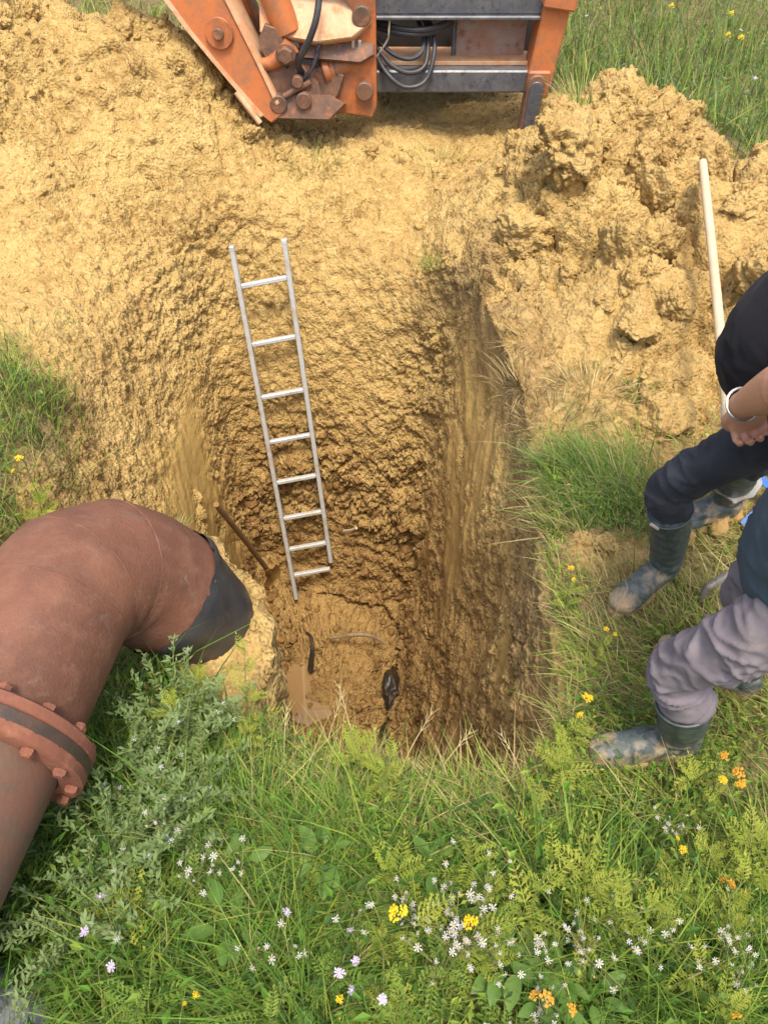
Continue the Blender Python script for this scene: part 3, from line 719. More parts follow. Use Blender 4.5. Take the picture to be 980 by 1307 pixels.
# ================================================================ BACKHOE (rear frame, swing post, boom, stabiliser)
def backhoe():
    root = thing('excavator', 'worn orange backhoe rear with swing post, boom and dark steel stabiliser frame', 'excavator', (0.4, 5.7, 0))
    Y = 5.60
    def P(name, mat, mb, parent=root, sharp=35): return mb.build(name, mat, parent, sharp=sharp)
    ub = P('upper_beam', M['dark_steel'], MB().box((.54, Y + .08, .79), (1.20, .20, .225), bevel=.012))
    P('beam_lip', M['dark_steel'], MB().box((.54, Y - .035, .672), (1.20, .05, .02), bevel=.004), ub)
    lb = P('lower_beam', M['dark_steel'], MB().box((.53, Y + .03, .305), (1.18, .16, .135), bevel=.010))
    tp = P('beam_top_strip', M['orange_dust'], MB().box((.46, Y + .16, .385), (1.02, .22, .025), bevel=.004), lb)
    # right hand post, slightly leaning, with cap
    rot = Euler((0, math.radians(7), 0)).to_matrix()
    po = P('post', M['orange_clean'], MB().box((1.055, Y + .03, .62), (.165, .22, .66), rot, .012))
    P('post_foot', M['orange'], MB().box((1.01, Y + .02, .300), (.150, .235, .165), None, .012), po)
    P('post_head', M['orange_clean'], MB().box((1.085, Y + .0, .83), (.20, .26, .20), rot, .012), po)
    # stabiliser leg: rounded top, sliding down out of the foot
    out = [(-.058, -.72), (.058, -.72), (.058, .17)] + [(.058 * math.cos(a), .17 + .058 * math.sin(a)) for a in np.linspace(0, math.pi, 9)[1:-1]] + [(-.058, .17)]
    R = Euler((0, math.radians(4), 0)).to_matrix(); u = R @ Vector((1, 0, 0)); v = R @ Vector((0, 0, 1))
    lg = P('stabiliser_leg', M['rust_metal'], MB().prism(out, (.985, Y - .06, .14), u, v, .12))
    out2 = [(-.042, -.60), (.042, -.60), (.042, .15)] + [(.042 * math.cos(a), .15 + .042 * math.sin(a)) for a in np.linspace(0, math.pi, 9)[1:-1]] + [(-.042, .15)]
    P('leg_face', M['dark_steel'], MB().prism(out2, Vector((.985, Y - .126, .14)), u, v, .016), lg)
    P('stabiliser_pad', M['dark_steel'], MB().box((.93, Y - .06, -.42), (.42, .36, .05), None, .01), lg)
    # panels and body
    P('panel', M['panel'], MB().box((.705, Y + .20, .53), (.46, .025, .30), None, .004))
    P('panel_edge', M['dark_steel'], MB().box((.462, Y + .185, .53), (.026, .05, .29), None, .004))
    P('back_plate', M['black'], MB().box((.42, Y + .40, .60), (1.30, .03, .60), None, .004))
    P('bay_floor', M['orange_dust'], MB().box((.22, Y + .26, .375), (.52, .24, .03), None, .004))
    bd = P('body', M['black'], MB().box((.40, Y + 1.25, 1.05), (1.35, 1.6, 1.05), None, .05))
    P('counter_panel', M['orange_clean'], MB().box((.40, Y + .42, 1.30), (1.34, .06, .62), None, .02), bd)
    # far side post and stabiliser of the other half
    P('post', M['orange'], MB().box((-1.00, Y + .35, .62), (.16, .20, .66), None, .012))
    P('rear_beam', M['black'], MB().box((-.52, Y + .42, .80), (.95, .12, .22), None, .01))
    P('rear_beam', M['black'], MB().box((-.52, Y + .42, .33), (.95, .12, .14), None, .01))
    # swing post casting: C-shaped plate with arch
    sw = [(.17, -.47), (.20, -.40), (.195, .46), (-.30, .46), (-.30, .30), (-.18, .28), (-.02, .24), (.055, .16), (.07, .0), (.06, -.12), (.03, -.20), (-.06, -.24), (-.20, -.26), (-.28, -.34), (-.24, -.43), (0, -.45)]
    sp = P('swing_post', M['orange'], MB().prism(sw, (-.245, Y - .13, .62), (1, 0, 0), (0, 0, 1), .20))
    for (x, z, r) in ((-.135, .735, .058), (-.125, .318, .056)):
        pn = P('pivot_pin', M['rust_metal'], MB().cyl((x, Y - .275, z), (x, Y - .15, z), r, 24), sp); P('pin_head', M['rust_metal'], MB().cyl((x, Y - .292, z), (x, Y - .27, z), r * .42, 12), pn) if False else None
    # dusty top plate reaching left
    tpl = [(-.34, -.10), (.0, -.16), (.22, -.13), (.33, -.05), (.33, .12), (-.34, .12)]
    P('top_plate', M['orange_dust'], MB().prism(tpl, (-.41, Y - .20, .725), (1, 0, 0), (0, .55, .83), .07))
    P('head_plate', M['orange_clean'], MB().prism([(-.30, -.05), (.30, -.05), (.33, .3), (-.33, .3)], (-.40, Y - .02, .80), (1, 0, 0), (0, 0, 1), .14))
    # swing cylinder: barrel, gland, chrome rod and its lug
    d0 = Vector((-.19, Y - .16, .46)); d1 = Vector((-.62, Y - .26, .36)); dv = (d1 - d0).normalized()
    cy_ = P('cylinder_barrel', M['orange'], MB().cyl(d0 + dv * -.02, d0 + dv * .17, .070, 22))
    P('gland', M['orange'], MB().cyl(d0 + dv * .165, d0 + dv * .215, .078, 22), cy_)
    P('gland_ring', M['rust_metal'], MB().cyl(d0 + dv * .125, d0 + dv * .14, .076, 22), cy_)
    P('piston_rod', M['chrome'], MB().cyl(d0 + dv * .20, d1 + dv * -.03, .026, 16), cy_)
    P('upper_lug', M['rust_metal'], MB().prism([(-.24, -.045), (.14, -.075), (.22, -.03), (.22, .03), (.1, .05), (-.24, .05)], (-.28, Y - .23, .545), (1, 0, 0), (0, .5, .86), .05))
    for x in (-.19, -.15): P('grease_nipple', M['bright_steel'], MB().cyl((x, Y - .24, .56), (x, Y - .25, .605), .011, 8))
    for (x, z, r, w) in ((-.44, .585, .038, .16), (-.38, .63, .034, .14)):
        P('cross_pin', M['rust_metal'], MB().cyl((x - w / 2, Y - .19, z - .02), (x + w / 2, Y - .21, z + .02), r, 16))
    # knuckle: cluster of plates at the foot of the boom
    kn = [(-.16, -.19), (.13, -.20), (.20, -.10), (.17, .02), (.09, .10), (-.02, .17), (-.03, .30), (-.13, .33), (-.18, .24), (-.12, .10), (-.21, -.04)]
    k = P('knuckle_plate', M['rust_metal'], MB().prism(kn, (-.585, Y - .31, .375), (1, 0, 0), (0, .1, 1), .06))
    kn2 = [(-.17, -.20), (.16, -.20), (.26, -.08), (.30, .03), (.12, .09), (-.14, .10)]
    P('knuckle_plate', M['rust_metal'], MB().prism(kn2, (-.55, Y - .16, .37), (1, 0, 0), (0, .1, 1), .20))
    P('knuckle_base', M['rust_metal'], MB().prism([(-.20, -.06), (.20, -.07), (.30, .02), (.20, .07), (-.16, .08)], (-.545, Y - .26, .225), (1, 0, 0), (0, .3, .95), .24))
    P('link_arm', M['rust_metal'], MB().tube([(-.72, Y - .36, .265), (-.60, Y - .37, .34), (-.46, Y - .34, .40)], [.022, .018, .024], n=10, m=12))
    for (x, z, r) in ((-.665, .285, .055), (-.505, .305, .050), (-.535, .415, .034)):
        pn = P('pin', M['rust_metal'], MB().cyl((x, Y - .40, z), (x, Y - .30, z), r, 20), k)
    P('bushing', M['black'], MB().cyl((-.598, Y - .345, .49), (-.598, Y - .33, .49), .014, 12), k)
    # curved lug to the left of the knuckle and its big nut
    cl = P('curved_lug', M['orange'], MB().tube([(-.83, Y - .30, .53), (-.80, Y - .32, .50), (-.70, Y - .33, .50), (-.60, Y - .33, .56), (-.56, Y - .33, .60)], [.035, .034, .040, .050, .055], n=14, m=16))
    P('nut', M['rust_metal'], MB().cyl((-.595, Y - .42, .565), (-.595, Y - .36, .565), .048, 6), cl)
    P('washer', M['rust_metal'], MB().cyl((-.595, Y - .385, .565), (-.595, Y - .365, .565), .062, 20), cl)
    # lift cylinder and boom
    P('lift_cylinder', M['orange_clean'], MB().cyl((-.585, Y - .24, .64), (-.80, Y - .20, 1.25), .085, 26))
    b0 = Vector((-.71, Y - .28, .235)); b1 = Vector((-1.60, Y - .06, 1.62)); bv = (b1 - b0).normalized(); bs = Vector((0, 1, 0)); bs = (bs - bv * bs.dot(bv)).normalized(); bu = bv.cross(bs)
    V = []; F = []; secs = [(-.06, .04, .08), (.0, .065, .10), (.25, .105, .11), (.6, .15, .12), (1.2, .18, .12), ((b1 - b0).length, .19, .12)]
    bx = MB()
    L_ = (b1 - b0).length
    bxo = [(s_, -w_) for s_, w_, h_ in secs] + [(s_, w_) for s_, w_, h_ in secs[::-1]]
    boom = P('boom', M['orange_clean'], MB().prism(bxo, b0, bv, bu, .22))
    for s in (-1, 1):
        P('boom_flange', M['orange_dust'], MB().prism([(s_, s * w_ + dw) for s_, w_, h_ in secs[1:] for dw in (.012,)] + [(s_, s * w_ - .012) for s_, w_, h_ in secs[:0:-1]], b0, bv, bu, .25), boom)
    slot = [(.035 * math.cos(a), .09 + .035 * math.sin(a)) for a in np.linspace(0, math.pi, 7)] + [(.035 * math.cos(a), -.09 + .035 * math.sin(a)) for a in np.linspace(math.pi, 2 * math.pi, 7)]
    c_ = b0 + bv * .50 - bs * .115
    P('boom_eye', M['orange'], MB().cyl(c_, c_ - bs * .02, .085, 26), boom)
    P('eye_pin', M['rust_metal'], MB().cyl(c_ - bs * .018, c_ - bs * .05, .032, 16), boom)
    st_ = MB().tube([b0 + bv * -.02 + bu * .10 - bs * .12, b0 + bv * .20 + bu * .115 - bs * .13], .018, n=8); P('edge_bar', M['orange_dust'], st_, boom)
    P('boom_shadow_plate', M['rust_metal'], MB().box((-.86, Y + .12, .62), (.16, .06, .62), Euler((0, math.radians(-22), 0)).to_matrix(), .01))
    P('inner_tube', M['orange'], MB().cyl((-.84, Y + .02, .34), (-.98, Y + .05, 1.1), .07, 18))
    # hoses
    hs = [[(-.06, Y + .05, .635), (.10, Y + .0, .60), (.28, Y - .01, .60), (.44, Y + .10, .63), (.47, Y + .30, .66)],
          [(-.06, Y + .06, .600), (.10, Y + .0, .575), (.28, Y + .0, .575), (.42, Y + .12, .60), (.46, Y + .30, .62)],
          [(-.06, Y + .02, .46), (.02, Y - .10, .37), (.14, Y - .13, .30), (.27, Y - .10, .33), (.325, Y - .02, .47), (.31, Y + .10, .58), (.25, Y + .3, .62)],
          [(-.06, Y + .03, .50), (.04, Y - .08, .42), (.16, Y - .10, .375), (.26, Y - .06, .40), (.285, Y + .02, .50), (.27, Y + .12, .60), (.20, Y + .3, .64)],
          [(-.06, Y + .05, .54), (.05, Y - .03, .47), (.16, Y - .06, .445), (.24, Y - .02, .47), (.255, Y + .05, .54), (.2, Y + .2, .64)]]
    for i, h in enumerate(hs): P('hydraulic_hose', M['hose'], MB().tube(h, .019 if i < 2 else .0145, n=10, m=48))
    P('cable_tie', M['bright_steel'], MB().tube([(.035, Y - .03, .66), (.03, Y - .045, .59), (.02, Y - .03, .54), (-.05, Y - .02, .44)], .006, n=8, m=18))
    for h, r in (([(-.36, Y - .32, .95), (-.39, Y - .40, .78), (-.44, Y - .42, .66), (-.52, Y - .38, .52), (-.50, Y - .30, .42)], .020), ([(-.40, Y - .3, .56), (-.45, Y - .35, .47), (-.53, Y - .36, .40)], .012),
                 ([(-.36, Y - .1, .55), (-.42, Y - .28, .47), (-.40, Y - .30, .58), (-.34, Y - .2, .64)], .012)):
        P('hydraulic_hose', M['hose'], MB().tube(h, r, n=10, m=30))
backhoe()
# ================================================================ PEOPLE
def cloth_mat(name, base, dark, scale=5, rough=.9, weave=260, dirt=None):
    m, nt, N, L, B = nodemat(name); v = geoco(nt)
    c = mixc(nt, ramp(nt, noise_tex(nt, scale, 5, .6, v), .35, .7), base, dark)
    if dirt: c = mixc(nt, math_n(nt, 'MULTIPLY', ramp(nt, noise_tex(nt, 11, 6, .7, v), .56, .72), .5), c, dirt)
    w = noise_tex(nt, weave, 2, .6, v); c = mixc(nt, math_n(nt, 'MULTIPLY', w, .35), c, tuple(x * .6 for x in base))
    L.new(c, B.inputs['Base Color']); B.inputs['Roughness'].default_value = rough
    B.inputs['Sheen Weight'].default_value = .03; B.inputs['Specular IOR Level'].default_value = .2
    bump(nt, w, .25, .0015, B); return m
def boot_mat():
    m, nt, N, L, B = nodemat('muddy_rubber_boot'); v = geoco(nt)
    n1 = noise_tex(nt, 13, 7, .68, v, .5); n2 = noise_tex(nt, 45, 5, .7, v)
    sx = N.new('ShaderNodeSeparateXYZ'); L.new(v, sx.inputs[0])
    low = math_n(nt, 'SUBTRACT', .86, math_n(nt, 'MULTIPLY', sx.outputs['Z'], 3.0))     # splashed mud thins out up the shaft
    f = ramp(nt, math_n(nt, 'ADD', math_n(nt, 'MULTIPLY', n1, .7), math_n(nt, 'MULTIPLY', low, .30)), .50, .64)
    c = mixc(nt, ramp(nt, n2, .4, .7), (.040, .053, .050), (.095, .112, .104))
    c = mixc(nt, f, c, mixc(nt, n2, (.30, .20, .10), (.44, .33, .19)))
    L.new(c, B.inputs['Base Color']); L.new(ramp(nt, f, 0, 1, (.45,) * 3, (.85,) * 3), B.inputs['Roughness'])
    bump(nt, n2, .3, .003, B); return m
M['boot'] = boot_mat()
M['sole'] = worn('muddy_sole', (.40, .27, .13), (.28, .17, .075), 12, .4, .6, .9, 0, (.05, .045, .04), .6, .006, 50)
M['mudcake'] = worn('caked_mud', (.44, .28, .10), (.33, .19, .06), 12, .4, .6, .95, 0, None, .8, .008, 50)
M['denim'] = cloth_mat('dark_denim', (.026, .029, .037), (.062, .066, .078), 9, dirt=(.12, .105, .085))
M['mauve'] = cloth_mat('mauve_trousers', (.205, .178, .190), (.152, .132, .142), 6, dirt=(.33, .27, .22))
M['blackshirt'] = cloth_mat('black_tshirt', (.010, .010, .013), (.016, .015, .019), 5)
M['greyshirt'] = cloth_mat('grey_sleeve', (.055, .060, .072), (.070, .075, .085), 5)
M['teal'] = cloth_mat('slate_blue_shirt', (.040, .066, .085), (.055, .085, .105), 5)
def skin_mat():
    m, nt, N, L, B = nodemat('tanned_skin'); v = geoco(nt)
    c = mixc(nt, noise_tex(nt, 14, 5, .6, v), (.50, .240, .145), (.60, .325, .210)); L.new(c, B.inputs['Base Color'])
    B.inputs['Roughness'].default_value = .48; B.inputs['Subsurface Weight'].default_value = .12
    B.inputs['Subsurface Radius'].default_value = (.012, .004, .002)
    bump(nt, noise_tex(nt, 220, 3, .6, v), .15, .0008, B); return m
M['skin'] = skin_mat()
M['hair'] = worn('short_dark_hair', (.025, .018, .014), (.05, .036, .026), 40, rough=.6)
M['silver'] = worn('silver_bracelet', (.75, .75, .74), (.6, .6, .6), 20, rough=.25, metal=.9)
M['eye'] = worn('eye_white', (.7, .68, .65), (.6, .55, .5), 20, rough=.3)
M['tagw'] = worn('pale_tag', (.65, .55, .45), (.5, .4, .3), 20)

def V3(*a): return np.array(a, float)
def boot_build(parent, ank, toe_dir, top, mud=False):
    """ank: ankle point (x,y), toe_dir in plan, top: centre of the shaft opening"""
    f = np.array([toe_dir[0], toe_dir[1], 0.0]); f /= np.linalg.norm(f); s = np.array([-f[1], f[0], 0.0]); A = V3(ank[0], ank[1], 0); top = np.array(top, float)
    b = MB()
    b.tube([A - f * .085 + V3(0, 0, .055), A - f * .075 + V3(0, 0, .06), A - f * .02 + V3(0, 0, .075), A + f * .06 + V3(0, 0, .072), A + f * .13 + V3(0, 0, .056), A + f * .175 + V3(0, 0, .050), A + f * .202 + V3(0, 0, .042), A + f * .212 + V3(0, 0, .038)],
           [(.012, .02), (.036, .045), (.043, .058), (.045, .056), (.052, .040), (.049, .034), (.030, .024), (.008, .01)], side=s, n=20, m=30)
    k1 = A - f * .02 + V3(0, 0, .13); ax = (top - k1); ax /= np.linalg.norm(ax)
    b.tube([A - f * .012 + V3(0, 0, .05), A - f * .016 + V3(0, 0, .10), k1, k1 * .55 + top * .45 + -f * .006, top - ax * .02, top],
           [(.045, .058), (.046, .060), (.047, .058), (.058, .066), (.061, .068), (.061, .068)], side=s, n=22, m=26)
    def dsp(co):
        d = .0030 * gnoise(co * [30, 30, 42], 201) + .0016 * gnoise(co * 85, 202)
        z = co[:, 2]; return d + .004 * np.sin(z * 150 + 4 * gnoise(co * 12, 203)) * np.exp(-((z - .13) / .05) ** 2)
    bo = remesh('boot', b, .0065, M['boot'], parent, 3, dsp)
    so = MB(); V = []; n = 40; out = []
    for j in range(n):
        q = 2 * math.pi * j / n; u = math.cos(q); w = math.sin(q)
        l = .063 + .152 * u; hw = (.050 if u > 0 else .042) * (1 - .10 * math.exp(-((u + .1) / .3) ** 2))
        out.append((l, hw * np.sign(w) * abs(w) ** .75))
    for z, g in ((.0, .93), (.004, 1.0), (.020, 1.03), (.028, 1.0), (.034, .9)):
        for l, w in out: V.append(A + f * (.063 + (l - .063) * g + .006 * math.sin(w * 90)) + s * w * g + V3(0, 0, z))
    F = [list(range(n))[::-1], [4 * n + j for j in range(n)]]
    for a in range(4):
        for j in range(n): F.append([a * n + j, a * n + (j + 1) % n, (a + 1) * n + (j + 1) % n, (a + 1) * n + j])
    so.add(V, F); so.build('sole', M['sole'], bo)
    if mud:
        mk = MB(); r = random.Random(4)
        for _ in range(26):
            q = r.uniform(-.10, .2); w = r.uniform(-.065, .065); c = A + f * q + s * w + V3(0, 0, r.uniform(.005, .05)); rr = r.uniform(.02, .042)
            mk.tube([c - V3(0, 0, rr), c - V3(0, 0, rr * .6), c, c + V3(0, 0, rr * .6), c + V3(0, 0, rr)], [rr * .2, rr * .8, rr, rr * .8, rr * .2], n=10)
        remesh('mud_cake', mk, .008, M['mudcake'], bo, 2, lambda co: .008 * fbm(co * 45, 3, 210))
    # rolled rim of the shaft
    rm = MB(); rp = [top + s * (.0625 * math.cos(q)) + np.cross(ax, s) * (.0695 * math.sin(q)) for q in np.linspace(0, 2 * math.pi, 33)]
    rm.tube(rp, .004, n=6, cap=False); rm.build('boot_rim', M['boot'], bo)
    return bo
def fold_disp(axis_pts, amp=.006, seed=230, knee=None):
    """creases: thin ridges that run obliquely round the limb, thicker at knee and hem"""
    R1 = np.array([[.80, .15, .58], [-.1, .98, .1], [-.58, 0, .80]]); R2 = np.array([[.75, -.3, -.58], [.2, .95, -.2], [.6, .1, .78]])
    def f(co):
        wv = np.stack([gnoise(co * 7, seed + 3), gnoise(co * 7, seed + 13), gnoise(co * 7, seed + 23)], 1)
        r1 = np.clip(1 - 2.6 * np.abs(gnoise((co @ R1) * [6, 8, 19] + .55 * wv, seed)), 0, 1) ** 1.6
        r2 = np.clip(1 - 2.6 * np.abs(gnoise((co @ R2) * [7, 9, 25] + .55 * wv, seed + 1)), 0, 1) ** 1.6
        m1 = sstep(-.25, .35, gnoise(co * 5, seed + 5)); m2 = sstep(-.1, .4, gnoise(co * 6, seed + 6))
        d = amp * (r1 * m1 + .7 * r2 * m2) + .007 * gnoise(co * 6, seed + 8) + .0012 * gnoise(co * 60, seed + 9) - amp * .3
        if knee is not None:
            r = np.linalg.norm(co - np.array(knee), axis=1); d += amp * .7 * r2 * np.exp(-(r / .14) ** 2)
        return d
    return f
def head_build(b, hc, fwd):
    """adds head + neck volumes; hc: head centre"""
    f = np.array(fwd, float); s = V3(-f[1], f[0], 0); u = V3(0, 0, 1)
    b.tube([hc - u * .10 + f * .02, hc - u * .085 + f * .025, hc - u * .03 + f * .01, hc + u * .04, hc + u * .10 - f * .005, hc + u * .118], [(.03, .04), (.055, .07), (.070, .088), (.076, .098), (.055, .07), (.015, .02)], side=s, n=22, m=22)
    b.tube([hc + u * .02 + f * .085, hc - u * .012 + f * .103, hc - u * .030 + f * .108, hc - u * .04 + f * .09], [.008, .013, .017, .010], n=10, m=10)         # nose
    for q in (-1, 1): b.tube([hc + s * q * .072 + u * .03, hc + s * q * .083 + u * .015, hc + s * q * .080 - u * .03], [(.010, .016), (.012, .026), (.008, .012)], n=10, m=8)   # ears
    b.tube([hc - u * .062 + f * .078 - s * .022, hc - u * .062 + f * .09, hc - u * .062 + f * .078 + s * .022], [.005, .009, .005], n=8, m=8)                     # lips
def hair_build(root, hc, f):
    b = MB(); u = V3(0, 0, 1); f = np.array(f, float); s = V3(-f[1], f[0], 0)
    b.tube([hc + u * .0 - f * .03, hc + u * .05 - f * .014, hc + u * .10 - f * .012, hc + u * .128 - f * .01], [(.076, .086), (.084, .100), (.062, .078), (.015, .02)], side=s, n=24, m=16)
    remesh('hair', b, .008, M['hair'], root, 2, lambda co: .004 * fbm(co * 60, 3, 250))
    for q in (-1, 1):
        e = MB(); c = hc + f * .083 + s * q * .032 + u * .012
        e.tube([c - s * .012, c, c + s * .012], [.003, .0085, .003], n=8, m=8); e.build('eye', M['eye'], root)

# ---------------------------------------------------------------- man with his hand on his hip
def man_hip():
    root = thing('person', 'man in black t-shirt, dark jeans and muddy rubber boots, hand on hip', 'person', (1.05, 1.65, 0))
    f = V3(-1, -.05, 0)
    hipL, hipR = V3(1.00, 1.42, .90), V3(1.08, 1.64, .90)
    kneeL, kneeR = V3(.835, 1.585, .50), V3(1.13, 1.74, .50)
    topL, topR = V3(.858, 1.588, .405), V3(1.165, 1.83, .385)
    # legs are made as one pair of trousers
    t = MB()
    t.tube([topL - V3(-.004, .0, .03), topL + V3(0, 0, .02), kneeL + V3(.0, 0, -.03), kneeL + V3(.004, -.006, .03), kneeL * .5 + hipL * .5 + V3(-.004, 0, .01), hipL + V3(0, .02, -.02), hipL + V3(.02, .05, .06)],
           [(.052, .056), (.054, .058), (.058, .062), (.061, .065), (.071, .075), (.088, .094), (.09, .10)], side=(0, 1, 0), n=26, m=40)
    t.tube([topR - V3(0, 0, .03), topR + V3(0, 0, .02), kneeR + V3(0, 0, -.02), kneeR * .5 + hipR * .5, hipR + V3(0, -.02, -.02), hipR + V3(0, -.05, .06)],
           [(.054, .056), (.058, .060), (.063, .067), (.077, .082), (.092, .100), (.09, .10)], side=(0, 1, 0), n=26, m=34)
    t.tube([V3(1.05, 1.53, .84), V3(1.045, 1.53, .90), V3(1.035, 1.53, .98), V3(1.02, 1.53, 1.04)], [(.15, .10), (.185, .135), (.180, .145), (.165, .14)], side=(0, 1, 0), n=28, m=14)
    remesh('trousers', t, .0062, M['denim'], root, 5, fold_disp(None, .0105, 230, kneeL))
    # shirt: belly pushes forward over the belt
    s = MB()
    s.tube([V3(1.00, 1.525, .955), V3(.985, 1.52, .99), V3(.985, 1.515, 1.06), V3(1.05, 1.515, 1.18), V3(1.10, 1.515, 1.30), V3(1.11, 1.515, 1.40), V3(1.10, 1.515, 1.46), V3(1.10, 1.515, 1.485)],
           [(.150, .150), (.176, .180), (.182, .184), (.176, .165), (.184, .145), (.186, .122), (.12, .095), (.07, .07)], side=(0, 1, 0), n=30, m=36)
    shL, shR = V3(1.03, 1.335, 1.405), V3(1.11, 1.70, 1.41)
    elL, elR = V3(.800, 1.200, 1.185), V3(1.22, 1.80, 1.15)
    wrL, wrR = V3(.790, 1.345, 1.005), V3(1.27, 1.70, .96)
    s.tube([shL + V3(0, .08, .01), shL, shL * .55 + elL * .45, shL * .22 + elL * .78], [(.075, .075), (.080, .085), (.072, .076), (.073, .076)], n=22, m=16)
    s.tube([shR + V3(0, -.08, .01), shR, shR * .55 + elR * .45, shR * .22 + elR * .78], [(.075, .075), (.080, .085), (.070, .074), (.070, .074)], n=22, m=16)
    remesh('shirt', s, .009, M['blackshirt'], root, 4, fold_disp(None, .007, 260))
    # body: torso, neck, head, arms and hands as one skin
    b = MB(); hc = V3(1.06, 1.515, 1.66)
    b.tube([V3(1.05, 1.53, .88), V3(1.02, 1.52, 1.0), V3(1.03, 1.515, 1.2), V3(1.08, 1.515, 1.38), V3(1.09, 1.515, 1.46), V3(1.08, 1.515, 1.54), V3(1.07, 1.515, 1.60)], [(.12, .09), (.14, .13), (.14, .125), (.14, .09), (.07, .065), (.056, .058), (.05, .055)], side=(0, 1, 0), n=24, m=30)
    head_build(b, hc, (-1, 0, -.12))
    b.tube([shL, shL * .5 + elL * .5, elL, elL * .75 + wrL * .25, elL * .4 + wrL * .6, elL * .12 + wrL * .88, wrL], [.052, .052, .050, .0520, .042, .0310, .0290], n=20, m=30)
    b.tube([shR, shR * .5 + elR * .5, elR, elR * .65 + wrR * .35, wrR], [.052, .048, .046, .044, .028], n=16, m=24)
    # left hand: wrist bent, back of the hand against the hip, fingers curled towards the camera
    pd = V3(.30, .06, -.95); pd /= np.linalg.norm(pd); pl = V3(.95, .10, .30); pl /= np.linalg.norm(pl); pn = np.cross(pd, pl); pn = pn if pn[1] < 0 else -pn   # towards camera
    W = wrL + V3(.004, .004, -.012)
    b.tube([wrL + V3(.006, 0, .004), W + pd * .010 + pl * .008, W + pd * .034 + pl * .018, W + pd * .058 + pl * .022, W + pd * .066 + pl * .023], [(.027, .024), (.032, .022), (.042, .021), (.043, .018), (.036, .012)], side=pl, n=18, m=16)
    lens = [.070, .078, .074, .060]
    for i in range(4):
        r0 = W + pd * .058 + pl * (.022 + (-.0335 + .0222 * i) * (1 if True else 1)) ; L = lens[i]
        a1 = pd * .75 + pn * .55; a2 = pn * .95 - pd * .25; a3 = -pd * .75 + pn * .35
        p1 = r0 + a1 * L * .42; p2 = p1 + a2 * L * .32; p3 = p2 + a3 * L * .26
        b.tube([r0 - pd * .02, r0, r0 * .5 + p1 * .5, p1, p1 * .5 + p2 * .5, p2, p2 * .5 + p3 * .5, p3], [.0088, .0092, .0088, .0092, .0083, .0082, .0074, .0050], n=12, m=22)
    r0 = W + pd * .016 - pl * .012 - pn * .004; p1 = r0 - pl * .012 + pd * .024 - pn * .008; p2 = p1 + pl * .004 + pd * .024 - pn * .004; p3 = p2 + pd * .018 + pl * .008
    b.tube([r0, p1, p2, p3], [.014, .0115, .0100, .006], n=12, m=14)
    # right hand, relaxed behind him
    qd = V3(.1, -.2, -.95); qd /= np.linalg.norm(qd); ql = V3(.9, .3, 0); ql /= np.linalg.norm(ql); qn = np.cross(qd, ql)
    b.tube([wrR, wrR + qd * .05, wrR + qd * .095], [(.028, .02), (.040, .018), (.038, .012)], side=ql, n=14, m=10)
    for i in range(4):
        r0 = wrR + qd * .088 + ql * (-.032 + .0215 * i); L = lens[i]
        b.tube([r0, r0 + qd * L * .45 - qn * .006, r0 + qd * L * .75 - qn * .022, r0 + qd * L * .9 - qn * .038], [.0092, .0088, .008, .005], n=10, m=12)
    b.tube([wrR + qd * .03 + ql * .03, wrR + qd * .06 + ql * .052, wrR + qd * .09 + ql * .055], [.013, .011, .006], n=10, m=10)
    remesh('body', b, .0042, M['skin'], root, 3)
    hair_build(root, hc, (-1, 0, 0))
    br = MB(); ax = (elL - wrL) / np.linalg.norm(elL - wrL); bc = wrL + ax * .012; s1 = np.cross(ax, V3(0, 0, 1)); s1 /= np.linalg.norm(s1); s2 = np.cross(ax, s1)
    ring = [bc + (s1 * math.cos(q) + s2 * math.sin(q)) * .0365 for q in np.linspace(0, 2 * math.pi, 41)]
    br.tube(ring, .0032, n=8, cap=False); o = br.build('bracelet', M['silver'], root)
    bl = boot_build(root, (.915, 1.615), (-.80, -.60), topL)
    tg = MB(); tg.box(topL + V3(-.052, -.046, -.022), (.030, .004, .011), Euler((0, .1, -.72)), .001); tg.build('boot_tag', M['tagw'], bl)
    boot_build(root, (1.20, 1.91), (-.88, -.30), topR, mud=True)
man_hip()

